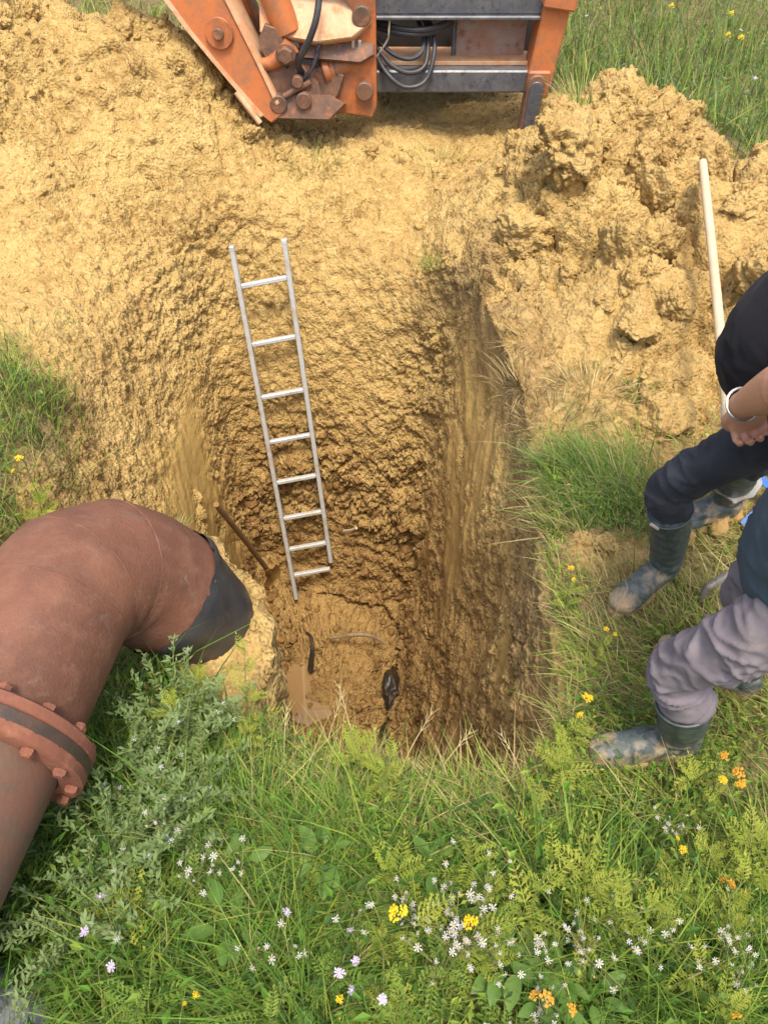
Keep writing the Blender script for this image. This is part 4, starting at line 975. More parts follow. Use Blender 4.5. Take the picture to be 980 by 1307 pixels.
# ---------------------------------------------------------------- man in mauve trousers
def man_mauve():
    root = thing('person', 'man in mauve-grey trousers, slate blue shirt and rubber boots in the near grass', 'person', (.95, 1.10, 0))
    hipL, hipR = V3(.855, .90, .87), V3(.95, 1.10, .88)
    kneeL, kneeR = V3(.715, .985, .49), V3(.945, 1.205, .50)
    topL, topR = V3(.757, .977, .345), V3(1.01, 1.245, .36)
    t = MB()
    t.tube([topL + V3(.002, 0, -.005), topL + V3(-.004, 0, .03), kneeL + V3(.012, 0, -.055), kneeL + V3(0, 0, .01), kneeL * .5 + hipL * .5 + V3(-.005, -.005, .01), hipL + V3(0, .02, -.02), hipL + V3(.02, .05, .06)],
           [(.061, .065), (.064, .068), (.063, .068), (.065, .070), (.075, .081), (.091, .100), (.095, .105)], side=(0, 1, 0), n=26, m=40)
    t.tube([topR - V3(0, 0, .01), topR + V3(-.01, 0, .05), kneeR, kneeR * .5 + hipR * .5, hipR + V3(0, -.02, -.02), hipR + V3(0, -.05, .06)],
           [(.064, .068), (.068, .072), (.070, .075), (.082, .089), (.096, .106), (.095, .105)], side=(0, 1, 0), n=26, m=34)
    t.tube([V3(.92, 1.0, .80), V3(.91, 1.0, .88), V3(.91, 1.0, .98), V3(.91, 1.0, 1.02)], [(.14, .11), (.185, .14), (.180, .14), (.17, .13)], side=(0, 1, 0), n=28, m=14)
    remesh('trousers', t, .0062, M['mauve'], root, 5, fold_disp(None, .0135, 330, kneeL))
    s = MB()
    s.tube([V3(.925, .99, .835), V3(.92, .99, .86), V3(.915, .99, .95), V3(.92, .99, 1.10), V3(.91, .99, 1.28), V3(.93, .99, 1.40), V3(.935, .99, 1.46), V3(.935, .99, 1.485)],
           [(.180, .165), (.198, .180), (.196, .180), (.185, .165), (.195, .145), (.19, .12), (.12, .09), (.07, .07)], side=(0, 1, 0), n=30, m=36)
    shL, shR = V3(.94, .82, 1.41), V3(.95, 1.17, 1.41)
    elL, elR = V3(1.08, .72, 1.17), V3(1.10, 1.24, 1.17)
    wrL, wrR = V3(1.10, .88, 1.00), V3(1.12, 1.08, .98)
    for a, e, w, k in ((shL, elL, wrL, 1), (shR, elR, wrR, -1)):
        s.tube([a + V3(0, .08 * k, .01), a, a * .5 + e * .5, e, e * .4 + w * .6, e * .1 + w * .9], [.075, .080, .068, .062, .055, .046], n=20, m=24)
    remesh('shirt', s, .009, M['teal'], root, 4, fold_disp(None, .009, 360))
    b = MB(); hc = V3(.90, .99, 1.66)
    b.tube([V3(.92, 1.0, .86), V3(.9, .99, 1.0), V3(.92, .99, 1.2), V3(.93, .99, 1.38), V3(.93, .99, 1.46), V3(.92, .99, 1.54), V3(.91, .99, 1.60)], [(.12, .09), (.14, .12), (.14, .12), (.14, .09), (.07, .065), (.056, .058), (.05, .055)], side=(0, 1, 0), n=24, m=30)
    head_build(b, hc, (-1, 0, -.15))
    lens = [.074, .084, .079, .062]
    for a, e, w, k in ((shL, elL, wrL, 1), (shR, elR, wrR, -1)):
        b.tube([a, a * .5 + e * .5, e, e * .5 + w * .5, w], [.05, .046, .044, .040, .028], n=16, m=24)
        qd = V3(.15, .85 * k, -.5); qd /= np.linalg.norm(qd); ql = V3(0, .5, .85 * k); ql = ql - qd * ql.dot(qd); ql /= np.linalg.norm(ql); qn = np.cross(qd, ql)
        b.tube([w, w + qd * .05, w + qd * .092], [(.028, .02), (.040, .018), (.038, .012)], side=ql, n=14, m=10)
        for i in range(4):
            r0 = w + qd * .086 + ql * (-.032 + .0215 * i); L = lens[i]
            b.tube([r0, r0 + qd * L * .45 - qn * .004, r0 + qd * L * .75 - qn * .018, r0 + qd * L * .9 - qn * .032], [.0092, .0088, .008, .005], n=10, m=12)
        b.tube([w + qd * .03 + ql * .03, w + qd * .06 + ql * .05, w + qd * .09 + ql * .052], [.013, .011, .006], n=10, m=10)
    remesh('body', b, .0055, M['skin'], root, 3)
    hair_build(root, hc, (-1, 0, 0))
    boot_build(root, (.79, 1.005), (-.995, -.06), topL)
    boot_build(root, (1.035, 1.235), (-.80, .60), topR)
man_mauve()
# ================================================================ CLODS AND CRUMBS
def soil_attr(me, v):
    at = me.color_attributes.new('soil', 'FLOAT_COLOR', 'POINT'); at.data.foreach_set('color', np.tile(np.array(v, np.float32), len(me.vertices)))
def clod_mesh(name, sub, seed, mat):
    bm = bmesh.new(); bmesh.ops.create_icosphere(bm, subdivisions=sub, radius=1.0)
    co = np.array([v.co[:] for v in bm.verts], np.float32); r = np.random.default_rng(seed)
    d = np.ones(len(co))
    for _ in range(9):                                          # knock flat faces into it
        n = r.normal(size=3); n /= np.linalg.norm(n); lim = r.uniform(.55, .9); p = co @ n; co = co - np.outer(np.clip(p - lim, 0, None), n) * .85
    f1, f2, cid = worley(co * 1.9 + seed * 3.7, seed)
    nn = co / np.linalg.norm(co, axis=1)[:, None]
    co = co + nn * ((.6 - f1) * .18 + .30 * fbm(co * 1.6 + seed, 5, seed + 5, .6) - .10 * np.exp(-(f2 - f1) * 10) + .07 * fbm(co * 8, 3, seed + 9, .6))[:, None]
    co *= r.uniform(.75, 1.2, 3)
    for v, c in zip(bm.verts, co): v.co = Vector(c.tolist())
    me = bpy.data.meshes.new(name); bm.to_mesh(me); bm.free(); me.materials.append(mat)
    me.polygons.foreach_set('use_smooth', np.full(len(me.polygons), sub > 2, dtype=bool))
    soil_attr(me, (r.uniform(0, .3), 0, 0, 0)); return me
def clod_soil():
    m, nt, N, L, B = nodemat('clod_soil'); v = geoco(nt); inf = N.new('ShaderNodeObjectInfo')
    n2 = noise_tex(nt, 17, 6, .65, v); n3 = noise_tex(nt, 90, 4, .7, v)
    c = mixc(nt, inf.outputs['Random'], (.38, .235, .078), (.53, .355, .135))
    c = mixc(nt, ramp(nt, n2, .42, .7), c, (.60, .43, .19)); c = mixc(nt, math_n(nt, 'MULTIPLY', ramp(nt, noise_tex(nt, 40, 5, .75, v), .55, .72), .45), c, (.20, .11, .035))
    L.new(c, B.inputs['Base Color']); B.inputs['Roughness'].default_value = .95; B.inputs['Specular IOR Level'].default_value = .2
    b1 = bump(nt, noise_tex(nt, 55, 6, .7, v), .9, .012, B); bump(nt, n3, .5, .005, B, b1); return m
M['clod'] = clod_soil()
protos = [clod_mesh('clod', 5, 400 + i, M['soil']) for i in range(7)]
r = np.random.default_rng(11)
def put_clod(label, x, y, s, group):
    o = link('soil_clod', protos[int(r.integers(7))], None, (x, y, surf(x, y) - s * r.uniform(-.1, .40)))
    o.rotation_euler = tuple(r.uniform(0, 6.28, 3)); o.scale = (s * r.uniform(.85, 1.2), s * r.uniform(.85, 1.2), s * r.uniform(.7, 1.0)); tag(o, label, 'clod', group)
def scatter(n, cx, cy, sx, sy, smin, smax, label, group, ok=None):
    k = 0; tries = 0
    while k < n and tries < n * 30:
        tries += 1; x, y = r.normal(cx, sx), r.normal(cy, sy)
        if ok and not ok(x, y): continue
        s = smin + (smax - smin) * r.random() ** 2.0; put_clod(label(x, y, s) if callable(label) else label, x, y, s, group); k += 1
inpit = lambda x, y: rim_dist(np.array([x]), np.array([y]))[0] > .12
for x, y, s, lab in ((.92, 3.95, .21, 'largest cracked clay lump on the heap left of the shovel handle'), (1.87, 4.05, .22, 'big dark-sided clay block right of the shovel handle'),
                     (1.15, 3.35, .16, 'pale angular clay lump low on the heap left of the shovel'), (1.45, 4.92, .14, 'brown rooty lump on the peak of the far right heap'),
                     (1.48, 4.25, .13, 'pale flat-topped clay lump just left of the shovel tip'), (1.16, 2.50, .15, 'brown rooty clod just left of the shovel blade'),
                     (1.62, 2.95, .17, 'rounded clay lump beside the man\'s belly'), (.80, 1.78, .065, 'small ochre clod patch in front of the boot toe'), (.72, 1.83, .05, 'small crumbled clod at the pit edge before the boot')):
    put_clod(lab, x, y, s, None)
def heap_label(x, y, s):
    size = 'fist-sized ' if s < .055 else ('small ' if s < .08 else 'head-sized ')
    where = ('near the top of the right heap' if y > 4.45 else 'right of the shovel handle' if x > 1.55 else 'at the heap foot by the pit corner' if x < 1.0 else
             'low on the right heap before the shovel' if y < 3.4 else 'on the middle slope left of the shovel handle')
    return size + 'ochre clod ' + where
scatter(70, 1.35, 3.9, .42, .65, .035, .15, heap_label, 'clods on the right heap', lambda x, y: x > .62 and inpit(x, y) and y < 5.3 and surf(x, y) > .08)
scatter(18, 1.45, 4.95, .32, .30, .04, .12, 'brown clod on the far right heap peak behind the shovel tip', 'clods on the far right peak', lambda x, y: x > 1.05 or y < 5.0)
scatter(26, -2.6, 5.1, .75, .6, .04, .14, lambda x, y, s: ('fist-sized ' if s < .07 else 'head-sized ') + 'ochre clod on the left spoil heap ' + ('near the left frame edge' if x < -2.8 else 'at the top near the boom' if y > 5.3 else 'on the lower slope'), 'clods on the left heap', lambda x, y: x < -1.6)
scatter(14, -1.25, 5.35, .35, .3, .03, .08, 'ochre clod on the soil pushed up against the boom', 'clods by the boom', lambda x, y: y < 5.75)
scatter(14, .45, 5.2, .5, .25, .025, .07, 'ochre clod on the ground below the orange machine frame', 'clods under the machine')
# crumbs: too many and too small to count
def crumbs(n, ptfn, smin, smax, name, label, seed, mat):
    rr = np.random.default_rng(seed); VV = []; FF = []; base = [clod_mesh('c', 1, 500 + i, M['clod']) for i in range(6)]
    bv = []
    for b in base:
        c = np.empty(len(b.vertices) * 3, np.float32); b.vertices.foreach_get('co', c); f = np.empty(len(b.polygons) * 3, np.int32); b.loops.foreach_get('vertex_index', f)
        bv.append((c.reshape(-1, 3), f.reshape(-1, 3)))
    off = 0
    for P_, s in ptfn(n, rr, smin, smax):
        c, f = bv[int(rr.integers(6))]; e = Euler(tuple(rr.uniform(0, 6.28, 3))).to_matrix(); R = np.array(e)
        VV.append((c * s) @ R.T + P_); FF.append(f + off); off += len(c)
    me = np_mesh(name, np.vstack(VV), np.vstack(FF), mat, False)
    soil_attr(me, (.12, 0, 0, 0)); o = link(name, me); tag(o, label, 'crumbs', None, 'stuff')
    for b in base: bpy.data.meshes.remove(b)
bare = np.where((znf == 2) & (gr < .25) & (np.abs(fx) < 4.2) & (fy < 6.6) & (tpf > 1.02))[0]
wgt = (.30 + 1.2 * heap[bare]) * (.25 + sstep(-.1, .5, gnoise(Pf[bare] * 1.6, 95))); 
# even out the grid's own density
cell = np.floor(Pf[bare, :2] / .12).astype(int); key = cell[:, 0] * 10007 + cell[:, 1]; _, inv_, cnt_ = np.unique(key, return_inverse=True, return_counts=True); wgt = wgt / cnt_[inv_]
wgt /= wgt.sum()
def on_bare(n, rr, a, b):
    for i in rr.choice(bare, n, p=wgt): yield Vt[i] + [0, 0, .0], a + (b - a) * rr.random() ** 3
crumbs(4200, on_bare, .006, .034, 'soil_crumbs', 'loose ochre soil crumbs strewn over the bare ground', 21, M['soil'])
wl_ = np.where((znf == 0) | (wall & (backw > .3) & (tpf < .55)) | (wall & (tpf < .2)))[0]
wl_ = wl_[(fy[wl_] > 2.2)]
M['clod_wet'] = worn('wet_clod', (.26, .14, .038), (.17, .085, .022), 9, .4, .6, .8, 0, (.33, .19, .06), .9, .01, 60)
def on_floor(n, rr, a, b):
    for i in rr.choice(wl_, n): yield Vt[i], a + (b - a) * rr.random() ** 2.5
crumbs(1500, on_floor, .008, .045, 'wet_soil_crumbs', 'wet brown clay crumbs on the pit floor and lower walls', 22, M['clod_wet'])
# ================================================================ VEGETATION
M['blade'] = vcol_mat('grass_blades', .55, .32)
GREENS = {'fresh': (.105, .225, .030), 'mid': (.190, .280, .045), 'lime': (.320, .375, .060), 'dark': (.060, .118, .030), 'blue': (.115, .180, .080), 'straw': (.50, .40, .19), 'hay': (.38, .30, .12), 'brown': (.19, .13, .06)}
def blades(name, label, x, y, z, length, width, az, lean, curve, colr, rr):
    """ribbon blades: 4 sections and a tip; lean = start tilt from vertical, curve = extra tilt towards the tip"""
    n = len(x); K = 4; P = np.stack([x, y, z], 1); dirh = np.stack([np.cos(az), np.sin(az), 0 * az], 1); side = np.stack([-np.sin(az), np.cos(az), 0 * az], 1)
    tw = rr.normal(0, .5, n)[:, None]; side = side + np.stack([0 * az, 0 * az, np.ones(n)], 1) * .3 * tw
    V = np.zeros((n, 2 * K + 1, 3)); p = P.copy(); wob_ = rr.normal(0, .10, (n, K))
    for k in range(K):
        w = width * (1 - .12 * k - .10 * k * k * .5) * (.7 if k == 0 else 1)
        V[:, 2 * k] = p - side * (w / 2)[:, None]; V[:, 2 * k + 1] = p + side * (w / 2)[:, None]
        th = lean + curve * ((k + .5) / K) ** 1.3 + wob_[:, k]
        p = p + (dirh * np.sin(th)[:, None] + np.array([0, 0, 1]) * np.cos(th)[:, None]) * (length / K)[:, None]
    V[:, 2 * K] = p
    V[..., 2] = np.maximum(V[..., 2], (z + .004)[:, None] - .02 * (np.arange(2 * K + 1) < 2)[None])
    base = (np.arange(n) * (2 * K + 1))[:, None]
    tri = []
    for k in range(K - 1):
        a = 2 * k; tri += [[a, a + 1, a + 3], [a, a + 3, a + 2]]
    tri += [[2 * K - 2, 2 * K - 1, 2 * K]]
    F = (base[:, :, None] + np.array(tri)[None]).reshape(-1, 3)
    me = np_mesh(name, V.reshape(-1, 3), F, M['blade'], True)
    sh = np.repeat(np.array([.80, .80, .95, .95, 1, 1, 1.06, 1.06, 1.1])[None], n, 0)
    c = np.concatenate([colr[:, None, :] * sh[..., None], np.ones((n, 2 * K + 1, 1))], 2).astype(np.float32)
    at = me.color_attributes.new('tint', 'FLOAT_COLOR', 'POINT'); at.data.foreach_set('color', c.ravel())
    o = link(name, me); tag(o, label, 'grass', None, 'stuff'); return o
def palette(rr, n, names, w):
    w = np.array(w, float); w /= w.sum(); i = rr.choice(len(names), n, p=w); c = np.array([GREENS[k] for k in names])[i]
    j = rr.choice(len(names), n, p=w); c = c * .7 + np.array([GREENS[k] for k in names])[j] * .3
    return c * rr.uniform(.75, 1.25, n)[:, None]
def sample(rr, n, x0, x1, y0, y1, maskf):
    X = []; Y = []; got = 0
    while got < n:
        x = rr.uniform(x0, x1, n * 2); y = rr.uniform(y0, y1, n * 2); k = rr.random(n * 2) < maskf(x, y); X.append(x[k]); Y.append(y[k]); got += k.sum()
        if k.sum() == 0: break
    return np.concatenate(X)[:n], np.concatenate(Y)[:n]
def gz(x, y): return H(x, y) - .012 + .02 * gnoise(np.stack([x, y, 0 * x], 1) * 4, 111)
PIPE_KEEP = lambda x, y: (np.hypot(x + .62, y - 1.56) > .24)
def out_pit(x, y): return rim_dist(x, y) > .005
rr = np.random.default_rng(101)
def clump(x, y, f, s): return sstep(-.35, .35, gnoise(np.stack([x, y, 0 * x], 1) * f, s))
def field(n, box, mask, names, w, lm, ls, wm, lean, curve, name, label, azf=None, hf=None):
    x, y = sample(rr, n, *box, mask); m = len(x)
    L = np.clip(rr.normal(lm, ls, m), .03, None) * (.6 + .7 * clump(x, y, 3.5, 120)); W = wm * rr.uniform(.6, 1.4, m)
    if hf is not None: L = L * hf(x, y)
    az = rr.uniform(0, 6.283, m) if azf is None else azf(x, y) + rr.normal(0, .7, m)
    blades(name, label, x, y, gz(x, y), L, W, az, np.abs(rr.normal(lean[0], lean[1], m)), np.abs(rr.normal(curve[0], curve[1], m)), palette(rr, m, names, w), rr)
swirl = lambda x, y: 3.0 * gnoise(np.stack([x, y, 0 * x], 1) * 1.3, 130) + 2.4
nearm = lambda x, y: grassy(x, y) * out_pit(x, y) * PIPE_KEEP(x, y)
# near meadow below the pit
field(21000, (-1.5, 1.5, -.1, 1.45), lambda x, y: nearm(x, y) * sstep(1.25, .85, y) * (.35 + .65 * clump(x, y, 2.2, 140)), ['fresh', 'mid', 'lime', 'dark', 'straw'], [5, 4, 2.0, 3.6, .4], .25, .08, .0052, (.35, .25), (.9, .5), 'meadow_grass', 'tall green meadow grass in the foreground', None, lambda x, y: 1 - .68 * sstep(.66, .90, y) * sstep(-.45, -.3, x))
field(10000, (-1.5, 1.5, .2, 1.45), lambda x, y: nearm(x, y) * sstep(.35, .6, y), ['mid', 'straw', 'hay', 'lime', 'fresh'], [3.5, 2.2, 1.6, 2.5, 3], .21, .07, .0045, (1.0, .3), (.6, .4), 'flattened_grass', 'flattened straw-coloured grass around the near pit edge', swirl, lambda x, y: 1 - .35 * sstep(.8, .95, y))
field(900, (-.5, .75, .8, 1.2), lambda x, y: nearm(x, y) * (np.abs(rim_dist(x, y) - .03) < .06), ['straw', 'hay', 'mid', 'brown'], [3, 3, 2, 1], .16, .06, .004, (1.15, .35), (.7, .4), 'rim_grass', 'dry grass hanging over the near pit rim')
field(2600, (-1.45, -.3, .1, 1.45), lambda x, y: nearm(x, y), ['fresh', 'dark', 'blue', 'mid'], [3, 3, 1.5, 2], .24, .08, .0075, (.45, .25), (1.0, .5), 'pipe_grass', 'long dark green grass along the rusty pipe')
# trampled grass round the men
field(11000, (.5, 2.6, 1.0, 2.7), lambda x, y: nearm(x, y) * sstep(.5, .6, x) * (.3 + .7 * clump(x, y, 3.0, 150)), ['mid', 'straw', 'hay', 'lime', 'fresh', 'brown'], [2.6, 3.4, 3.0, 3.0, 1.4, .8], .12, .05, .0042, (.85, .4), (.8, .5), 'trampled_grass', 'trampled yellow-green grass around the boots', swirl)
field(1300, (.56, 1.1, 1.75, 2.45), lambda x, y: nearm(x, y) * np.exp(-((x - .80) / .2) ** 2 - ((y - 2.05) / .25) ** 2), ['fresh', 'mid', 'blue', 'straw'], [3, 3, 2, 1], .22, .07, .0042, (1.0, .35), (.6, .4), 'long_grass_tuft', 'long green grass combed flat beside the right pit edge', lambda x, y: 2.9 + 1.2 * gnoise(np.stack([x, y, 0 * x], 1) * 3, 133))
# bank on the left
field(8000, (-2.3, -1.2, 1.2, 3.1), lambda x, y: grassy(x, y) * sstep(-1.1, -1.3, x), ['mid', 'fresh', 'lime', 'straw', 'dark', 'blue'], [3, 3, 3.4, 1.6, 1, 1], .20, .07, .005, (.45, .3), (.9, .5), 'bank_grass', 'wild grass on the left bank above the cut soil')
# beyond the heaps
field(15000, (.9, 6.5, 3.6, 10.5), lambda x, y: grassy(x, y) * sstep(3.4, 4.2, y) * np.exp(-np.clip(np.hypot(x - 2, y - 5.3) - 1.5, 0, None) * .45), ['blue', 'mid', 'fresh', 'lime', 'straw'], [4, 3, 2, 1.6, 1.2], .26, .08, .009, (.35, .25), (.8, .5), 'far_meadow_grass', 'grey-green meadow grass behind the right spoil heap')
field(6000, (-5.5, 1.2, 6.4, 11), lambda x, y: grassy(x, y) * sstep(6.4, 6.9, y), ['mid', 'lime', 'fresh', 'straw'], [3, 2.5, 2, 1.5], .22, .07, .010, (.35, .25), (.8, .5), 'far_meadow_grass', 'yellow-green meadow grass behind the left spoil heap')
# tufts growing out of the bare soil
def tuft(label, cx, cy, n, rad, lm, names, w, zoff=0.0, leanaz=None, cat='grass tuft'):
    a = rr.uniform(0, 6.283, n); q = rad * np.sqrt(rr.random(n)); x = cx + q * np.cos(a); y = cy + q * np.sin(a)
    z = np.full(n, surf(cx, cy)) + zoff; az = a if leanaz is None else rr.normal(leanaz, .4, n)
    o = blades('grass_tuft', label, x, y, z, np.clip(rr.normal(lm, lm * .3, n), .03, None), .0055 * rr.uniform(.6, 1.3, n), az, np.abs(rr.normal(.7, .3, n)), np.abs(rr.normal(.8, .4, n)), palette(rr, n, names, w), rr)
    del o['kind']; tag(o, label, cat)
tuft('small bright green grass tuft at the top of the back pit wall', .30, 3.98, 60, .05, .16, ['fresh', 'mid'], [1, 1], .02, 3.5)
tuft('dry root tuft hanging at the far right corner of the pit', .46, 3.55, 90, .08, .14, ['hay', 'brown', 'straw'], [1, 1, 1], .02, -1.2)
tuft('brown root mat on the right pit rim', .62, 2.75, 120, .12, .13, ['hay', 'brown', 'straw'], [1, 1.5, .7], .01)
tuft('green weed tuft on soil below the boom knuckle', -.48, 5.12, 120, .16, .12, ['mid', 'fresh', 'straw'], [2, 1, 1], .0)
tuft('sparse grass tuft beneath the machine lower beam', .35, 5.2, 90, .22, .13, ['mid', 'straw'], [2, 1], .0)
tuft('grass tuft at the left of the far right heap by the stabiliser', 1.22, 5.1, 160, .16, .20, ['mid', 'lime', 'straw'], [2, 1, 2], .0)
tuft('grass tuft on the slope right of the stabiliser leg', 1.15, 4.75, 120, .13, .18, ['fresh', 'mid', 'straw'], [1, 2, 1], .0)
tuft('small leafy green sprout on soil left of the shovel', 1.08, 2.62, 60, .05, .07, ['fresh', 'dark'], [1, 1], .01)
tuft('flattened pale grass wisp on the soil shelf above the pipe', -1.0, 2.30, 90, .14, .12, ['straw', 'mid', 'blue'], [2, 1, 1], .0)
tuft('dry grass fringe on the right rim before the long grass', .66, 1.95, 140, .12, .16, ['straw', 'hay', 'mid'], [2, 2, 1], .0, 3.1)
tuft('withered root tuft on the soil bank left of the ladder top', -1.35, 4.75, 110, .22, .09, ['hay', 'brown', 'straw'], [1, 2, 1], .0)

tuft('dry straw and roots on soil at the pit\'s far right corner', .72, 3.05, 150, .18, .11, ['hay', 'straw', 'brown'], [2, 2, 1], .0)
tuft('dry straw patch on soil left of the small green sprout', .88, 2.62, 170, .18, .11, ['hay', 'straw', 'mid', 'brown'], [2, 2, 1, 1], .0)
tuft('matted brown roots just above the long green grass', .72, 2.45, 150, .16, .10, ['hay', 'brown', 'straw'], [2, 2, 1], .0)
tuft('pale dry grass wisp on soil in front of the brown rooty clod', 1.02, 2.40, 120, .14, .10, ['straw', 'mid', 'hay'], [2, 1, 1], .0)
tuft('brown dry weeds on the soil bank at the far left', -1.75, 3.2, 160, .25, .09, ['hay', 'brown', 'mid', 'straw'], [2, 2, 1, 1], .0)
# low leafy cover between the blades
def ground_cover(n, box, mask, hmax, smin, smax, cols, w, name, label):
    x, y = sample(rr, n, *box, mask); m = len(x); z = gz(x, y) + hmax * rr.random(m) ** 1.4 + .01
    s = rr.uniform(smin, smax, m); az = rr.uniform(0, 6.28, m); tl = rr.normal(.5, .35, m)
    d = np.stack([np.cos(az) * np.cos(tl), np.sin(az) * np.cos(tl), np.sin(tl)], 1); sd2 = np.stack([-np.sin(az), np.cos(az), 0 * az], 1); up = np.cross(d, sd2)
    P = np.stack([x, y, z], 1); wv = s * rr.uniform(.22, .46, m)
    V = np.stack([P, P + d * (s * .45)[:, None] + sd2 * (wv / 2)[:, None] + up * (s * .10)[:, None], P + d * s[:, None] - up * (s * .1)[:, None], P + d * (s * .45)[:, None] - sd2 * (wv / 2)[:, None] + up * (s * .10)[:, None]], 1)
    b0 = (np.arange(m) * 4)[:, None, None]; F = (b0 + np.array([[0, 1, 2], [0, 2, 3]])[None]).reshape(-1, 3)
    me = np_mesh(name, V.reshape(-1, 3), F, M['blade'], False); c = palette(rr, m, cols, w); c = np.concatenate([np.repeat(c[:, None], 4, 1), np.ones((m, 4, 1))], 2).astype(np.float32)
    at = me.color_attributes.new('tint', 'FLOAT_COLOR', 'POINT'); at.data.foreach_set('color', c.ravel()); tag(link(name, me), label, 'ground cover', None, 'stuff')
ground_cover(13000, (-1.4, 1.5, -.05, 1.4), lambda x, y: nearm(x, y) * (.15 + .85 * clump(x, y, 3.1, 160)) * sstep(1.4, 1.0, y), .11, .012, .034, ['fresh', 'mid', 'dark', 'lime', 'blue'], [3, 3, 2, 1.6, 1], 'ground_cover', 'small-leaved weeds woven through the foreground grass')
ground_cover(5000, (-1.3, 1.2, -.05, .9), lambda x, y: nearm(x, y) * clump(x, y, 2.4, 165) * sstep(.9, .6, y), .22, .020, .046, ['fresh', 'dark', 'mid'], [3, 4, 1.5], 'ground_cover', 'larger-leaved weeds through the foreground')
ground_cover(7000, (.55, 2.5, 1.0, 2.6), lambda x, y: nearm(x, y) * clump(x, y, 3.3, 161), .06, .012, .032, ['mid', 'lime', 'fresh', 'hay'], [3, 3, 2, 1.5], 'ground_cover', 'small-leaved weeds in the trampled grass')
ground_cover(6000, (.9, 5.5, 3.8, 9), lambda x, y: grassy(x, y) * sstep(3.4, 4.2, y), .28, .02, .06, ['blue', 'mid', 'fresh'], [3, 2, 1], 'ground_cover', 'leafy weeds in the meadow behind the right heap')
ground_cover(2500, (-2.4, -1.25, 1.3, 3.0), lambda x, y: grassy(x, y), .14, .015, .04, ['lime', 'mid', 'fresh', 'blue'], [2, 3, 2, 2], 'ground_cover', 'small-leaved weeds on the left bank')

# ---------------------------------------------------------------- individual plants
M['frond'] = leaf_mat('frond_leaf', (.27, .335, .045), (.41, .430, .075), .3)
M['frond_b'] = leaf_mat('frond_leaf_green', (.16, .260, .040), (.25, .330, .060), .3)
M['stem'] = leaf_mat('green_stem', (.14, .19, .05), (.24, .22, .09), .05)
M['broad'] = leaf_mat('broad_leaf', (.11, .215, .040), (.17, .270, .065), .3, .45)
M['silver'] = leaf_mat('silver_leaf', (.150, .225, .070), (.215, .285, .110), .25)
M['white_petal'] = leaf_mat('white_petal', (.60, .59, .60), (.50, .48, .50), .2, .6)
M['lilac_petal'] = leaf_mat('lilac_petal', (.54, .44, .60), (.62, .52, .64), .2, .6)
M['yellow_petal'] = leaf_mat('yellow_petal', (.80, .52, .02), (.82, .60, .03), .15, .6)
M['orange_petal'] = leaf_mat('orange_petal', (.72, .34, .02), (.62, .33, .05), .15, .6)
M['flower_eye'] = leaf_mat('flower_eye', (.62, .48, .05), (.70, .58, .15), .05, .7)
pr = random.Random(55)
def frond_mesh(seed, mat, L=1.0, pairs=8, wide=.30):
    q = random.Random(seed); V = []; F = []
    def diamond(p, d, s, n, l, w):
        o = len(V); V.extend([p, p + d * l * .45 + s * w + n * l * .06, p + d * l, p + d * l * .45 - s * w + n * l * .06]); F.extend([[o, o + 1, o + 2], [o, o + 2, o + 3]])
    cur = lambda t: np.array([t * L, 0, .28 * t - .34 * t * t]) ; up = np.array([0, 0, 1.0])
    for k in range(6):                              # rachis ribbon
        a, b = cur(k / 6), cur((k + 1) / 6); w = .012 * (1 - k / 7); o = len(V); V.extend([a + [0, w, 0], a - [0, w, 0], b - [0, w * .8, 0], b + [0, w * .8, 0]]); F.append([o, o + 1, o + 2, o + 3])
    for k in range(pairs):
        t = .16 + .80 * k / pairs; l = wide * (math.sin(math.pi * (.18 + .78 * t)) ** .8) * q.uniform(.85, 1.15)
        for sg in (-1, 1):
            d = np.array([.62, sg * .78, q.uniform(-.08, .22)]); d /= np.linalg.norm(d); s = np.cross(up, d); diamond(cur(t + q.uniform(-.01, .01)), d, s, up, l, l * .12)
            if l > .20:
                for e in (.4, .68):
                    p = cur(t) + d * l * e
                    for g in (-1, 1): d2 = d * .7 + s * g * .7; diamond(p, d2, np.cross(up, d2), up, l * .30, l * .07)
    diamond(cur(.95), np.array([1, 0, -.3]), np.array([0, 1., 0]), up, .14, .03)
    return np_mesh('frond', np.array(V), F, mat, False)
fronds = [frond_mesh(i, M['frond'], 1.0, 6 + i, .24 + .03 * i) for i in range(3)]
fronds_b = [frond_mesh(9 + i, M['frond_b'], 1.0, 6 + i, .26) for i in range(2)]
def place_part(name, me, root, p, az, pitch, roll, s):
    o = link(name, me, root, p); o.rotation_mode = 'XYZ'
    o.matrix_local = Matrix.Translation(p) @ (Matrix.Rotation(az, 4, 'Z') @ Matrix.Rotation(-pitch, 4, 'Y') @ Matrix.Rotation(roll, 4, 'X')) @ Matrix.Diagonal((s, s, s, 1)); return o
def stem_mesh(paths, name='stem', mat=None):
    b = MB()
    for p, r0, r1 in paths: b.tube(p, np.linspace(r0, r1, len(p)), n=5, m=7)
    return np_mesh(name, np.array(b.V, np.float32), b.F, mat or M['stem'])
def feather_proto(seed, h, nf, fl, set_):
    q = random.Random(seed); root = bpy.data.objects.new('feathery_weed', None); col.objects.link(root); root.empty_display_size = .05
    bend = (q.uniform(-.25, .25) * h, q.uniform(-.25, .25) * h); path = [(0, 0, -.03), (bend[0] * .2, bend[1] * .2, h * .45), (bend[0], bend[1], h)]
    P = catmull(path, 30); link('stem', stem_mesh([(path, .0032, .0014)]), root)
    for k in range(nf):
        t = .22 + .78 * k / (nf - 1); p = P[min(29, int(t * 29))]; az = k * 2.4 + q.uniform(-.3, .3)
        place_part('leaf', q.choice(set_), root, Vector(p), az, .95 * (t ** 2) + q.uniform(-.05, .25), q.uniform(-.3, .3), fl * (1.1 - .55 * t) * q.uniform(.85, 1.15))
    return root
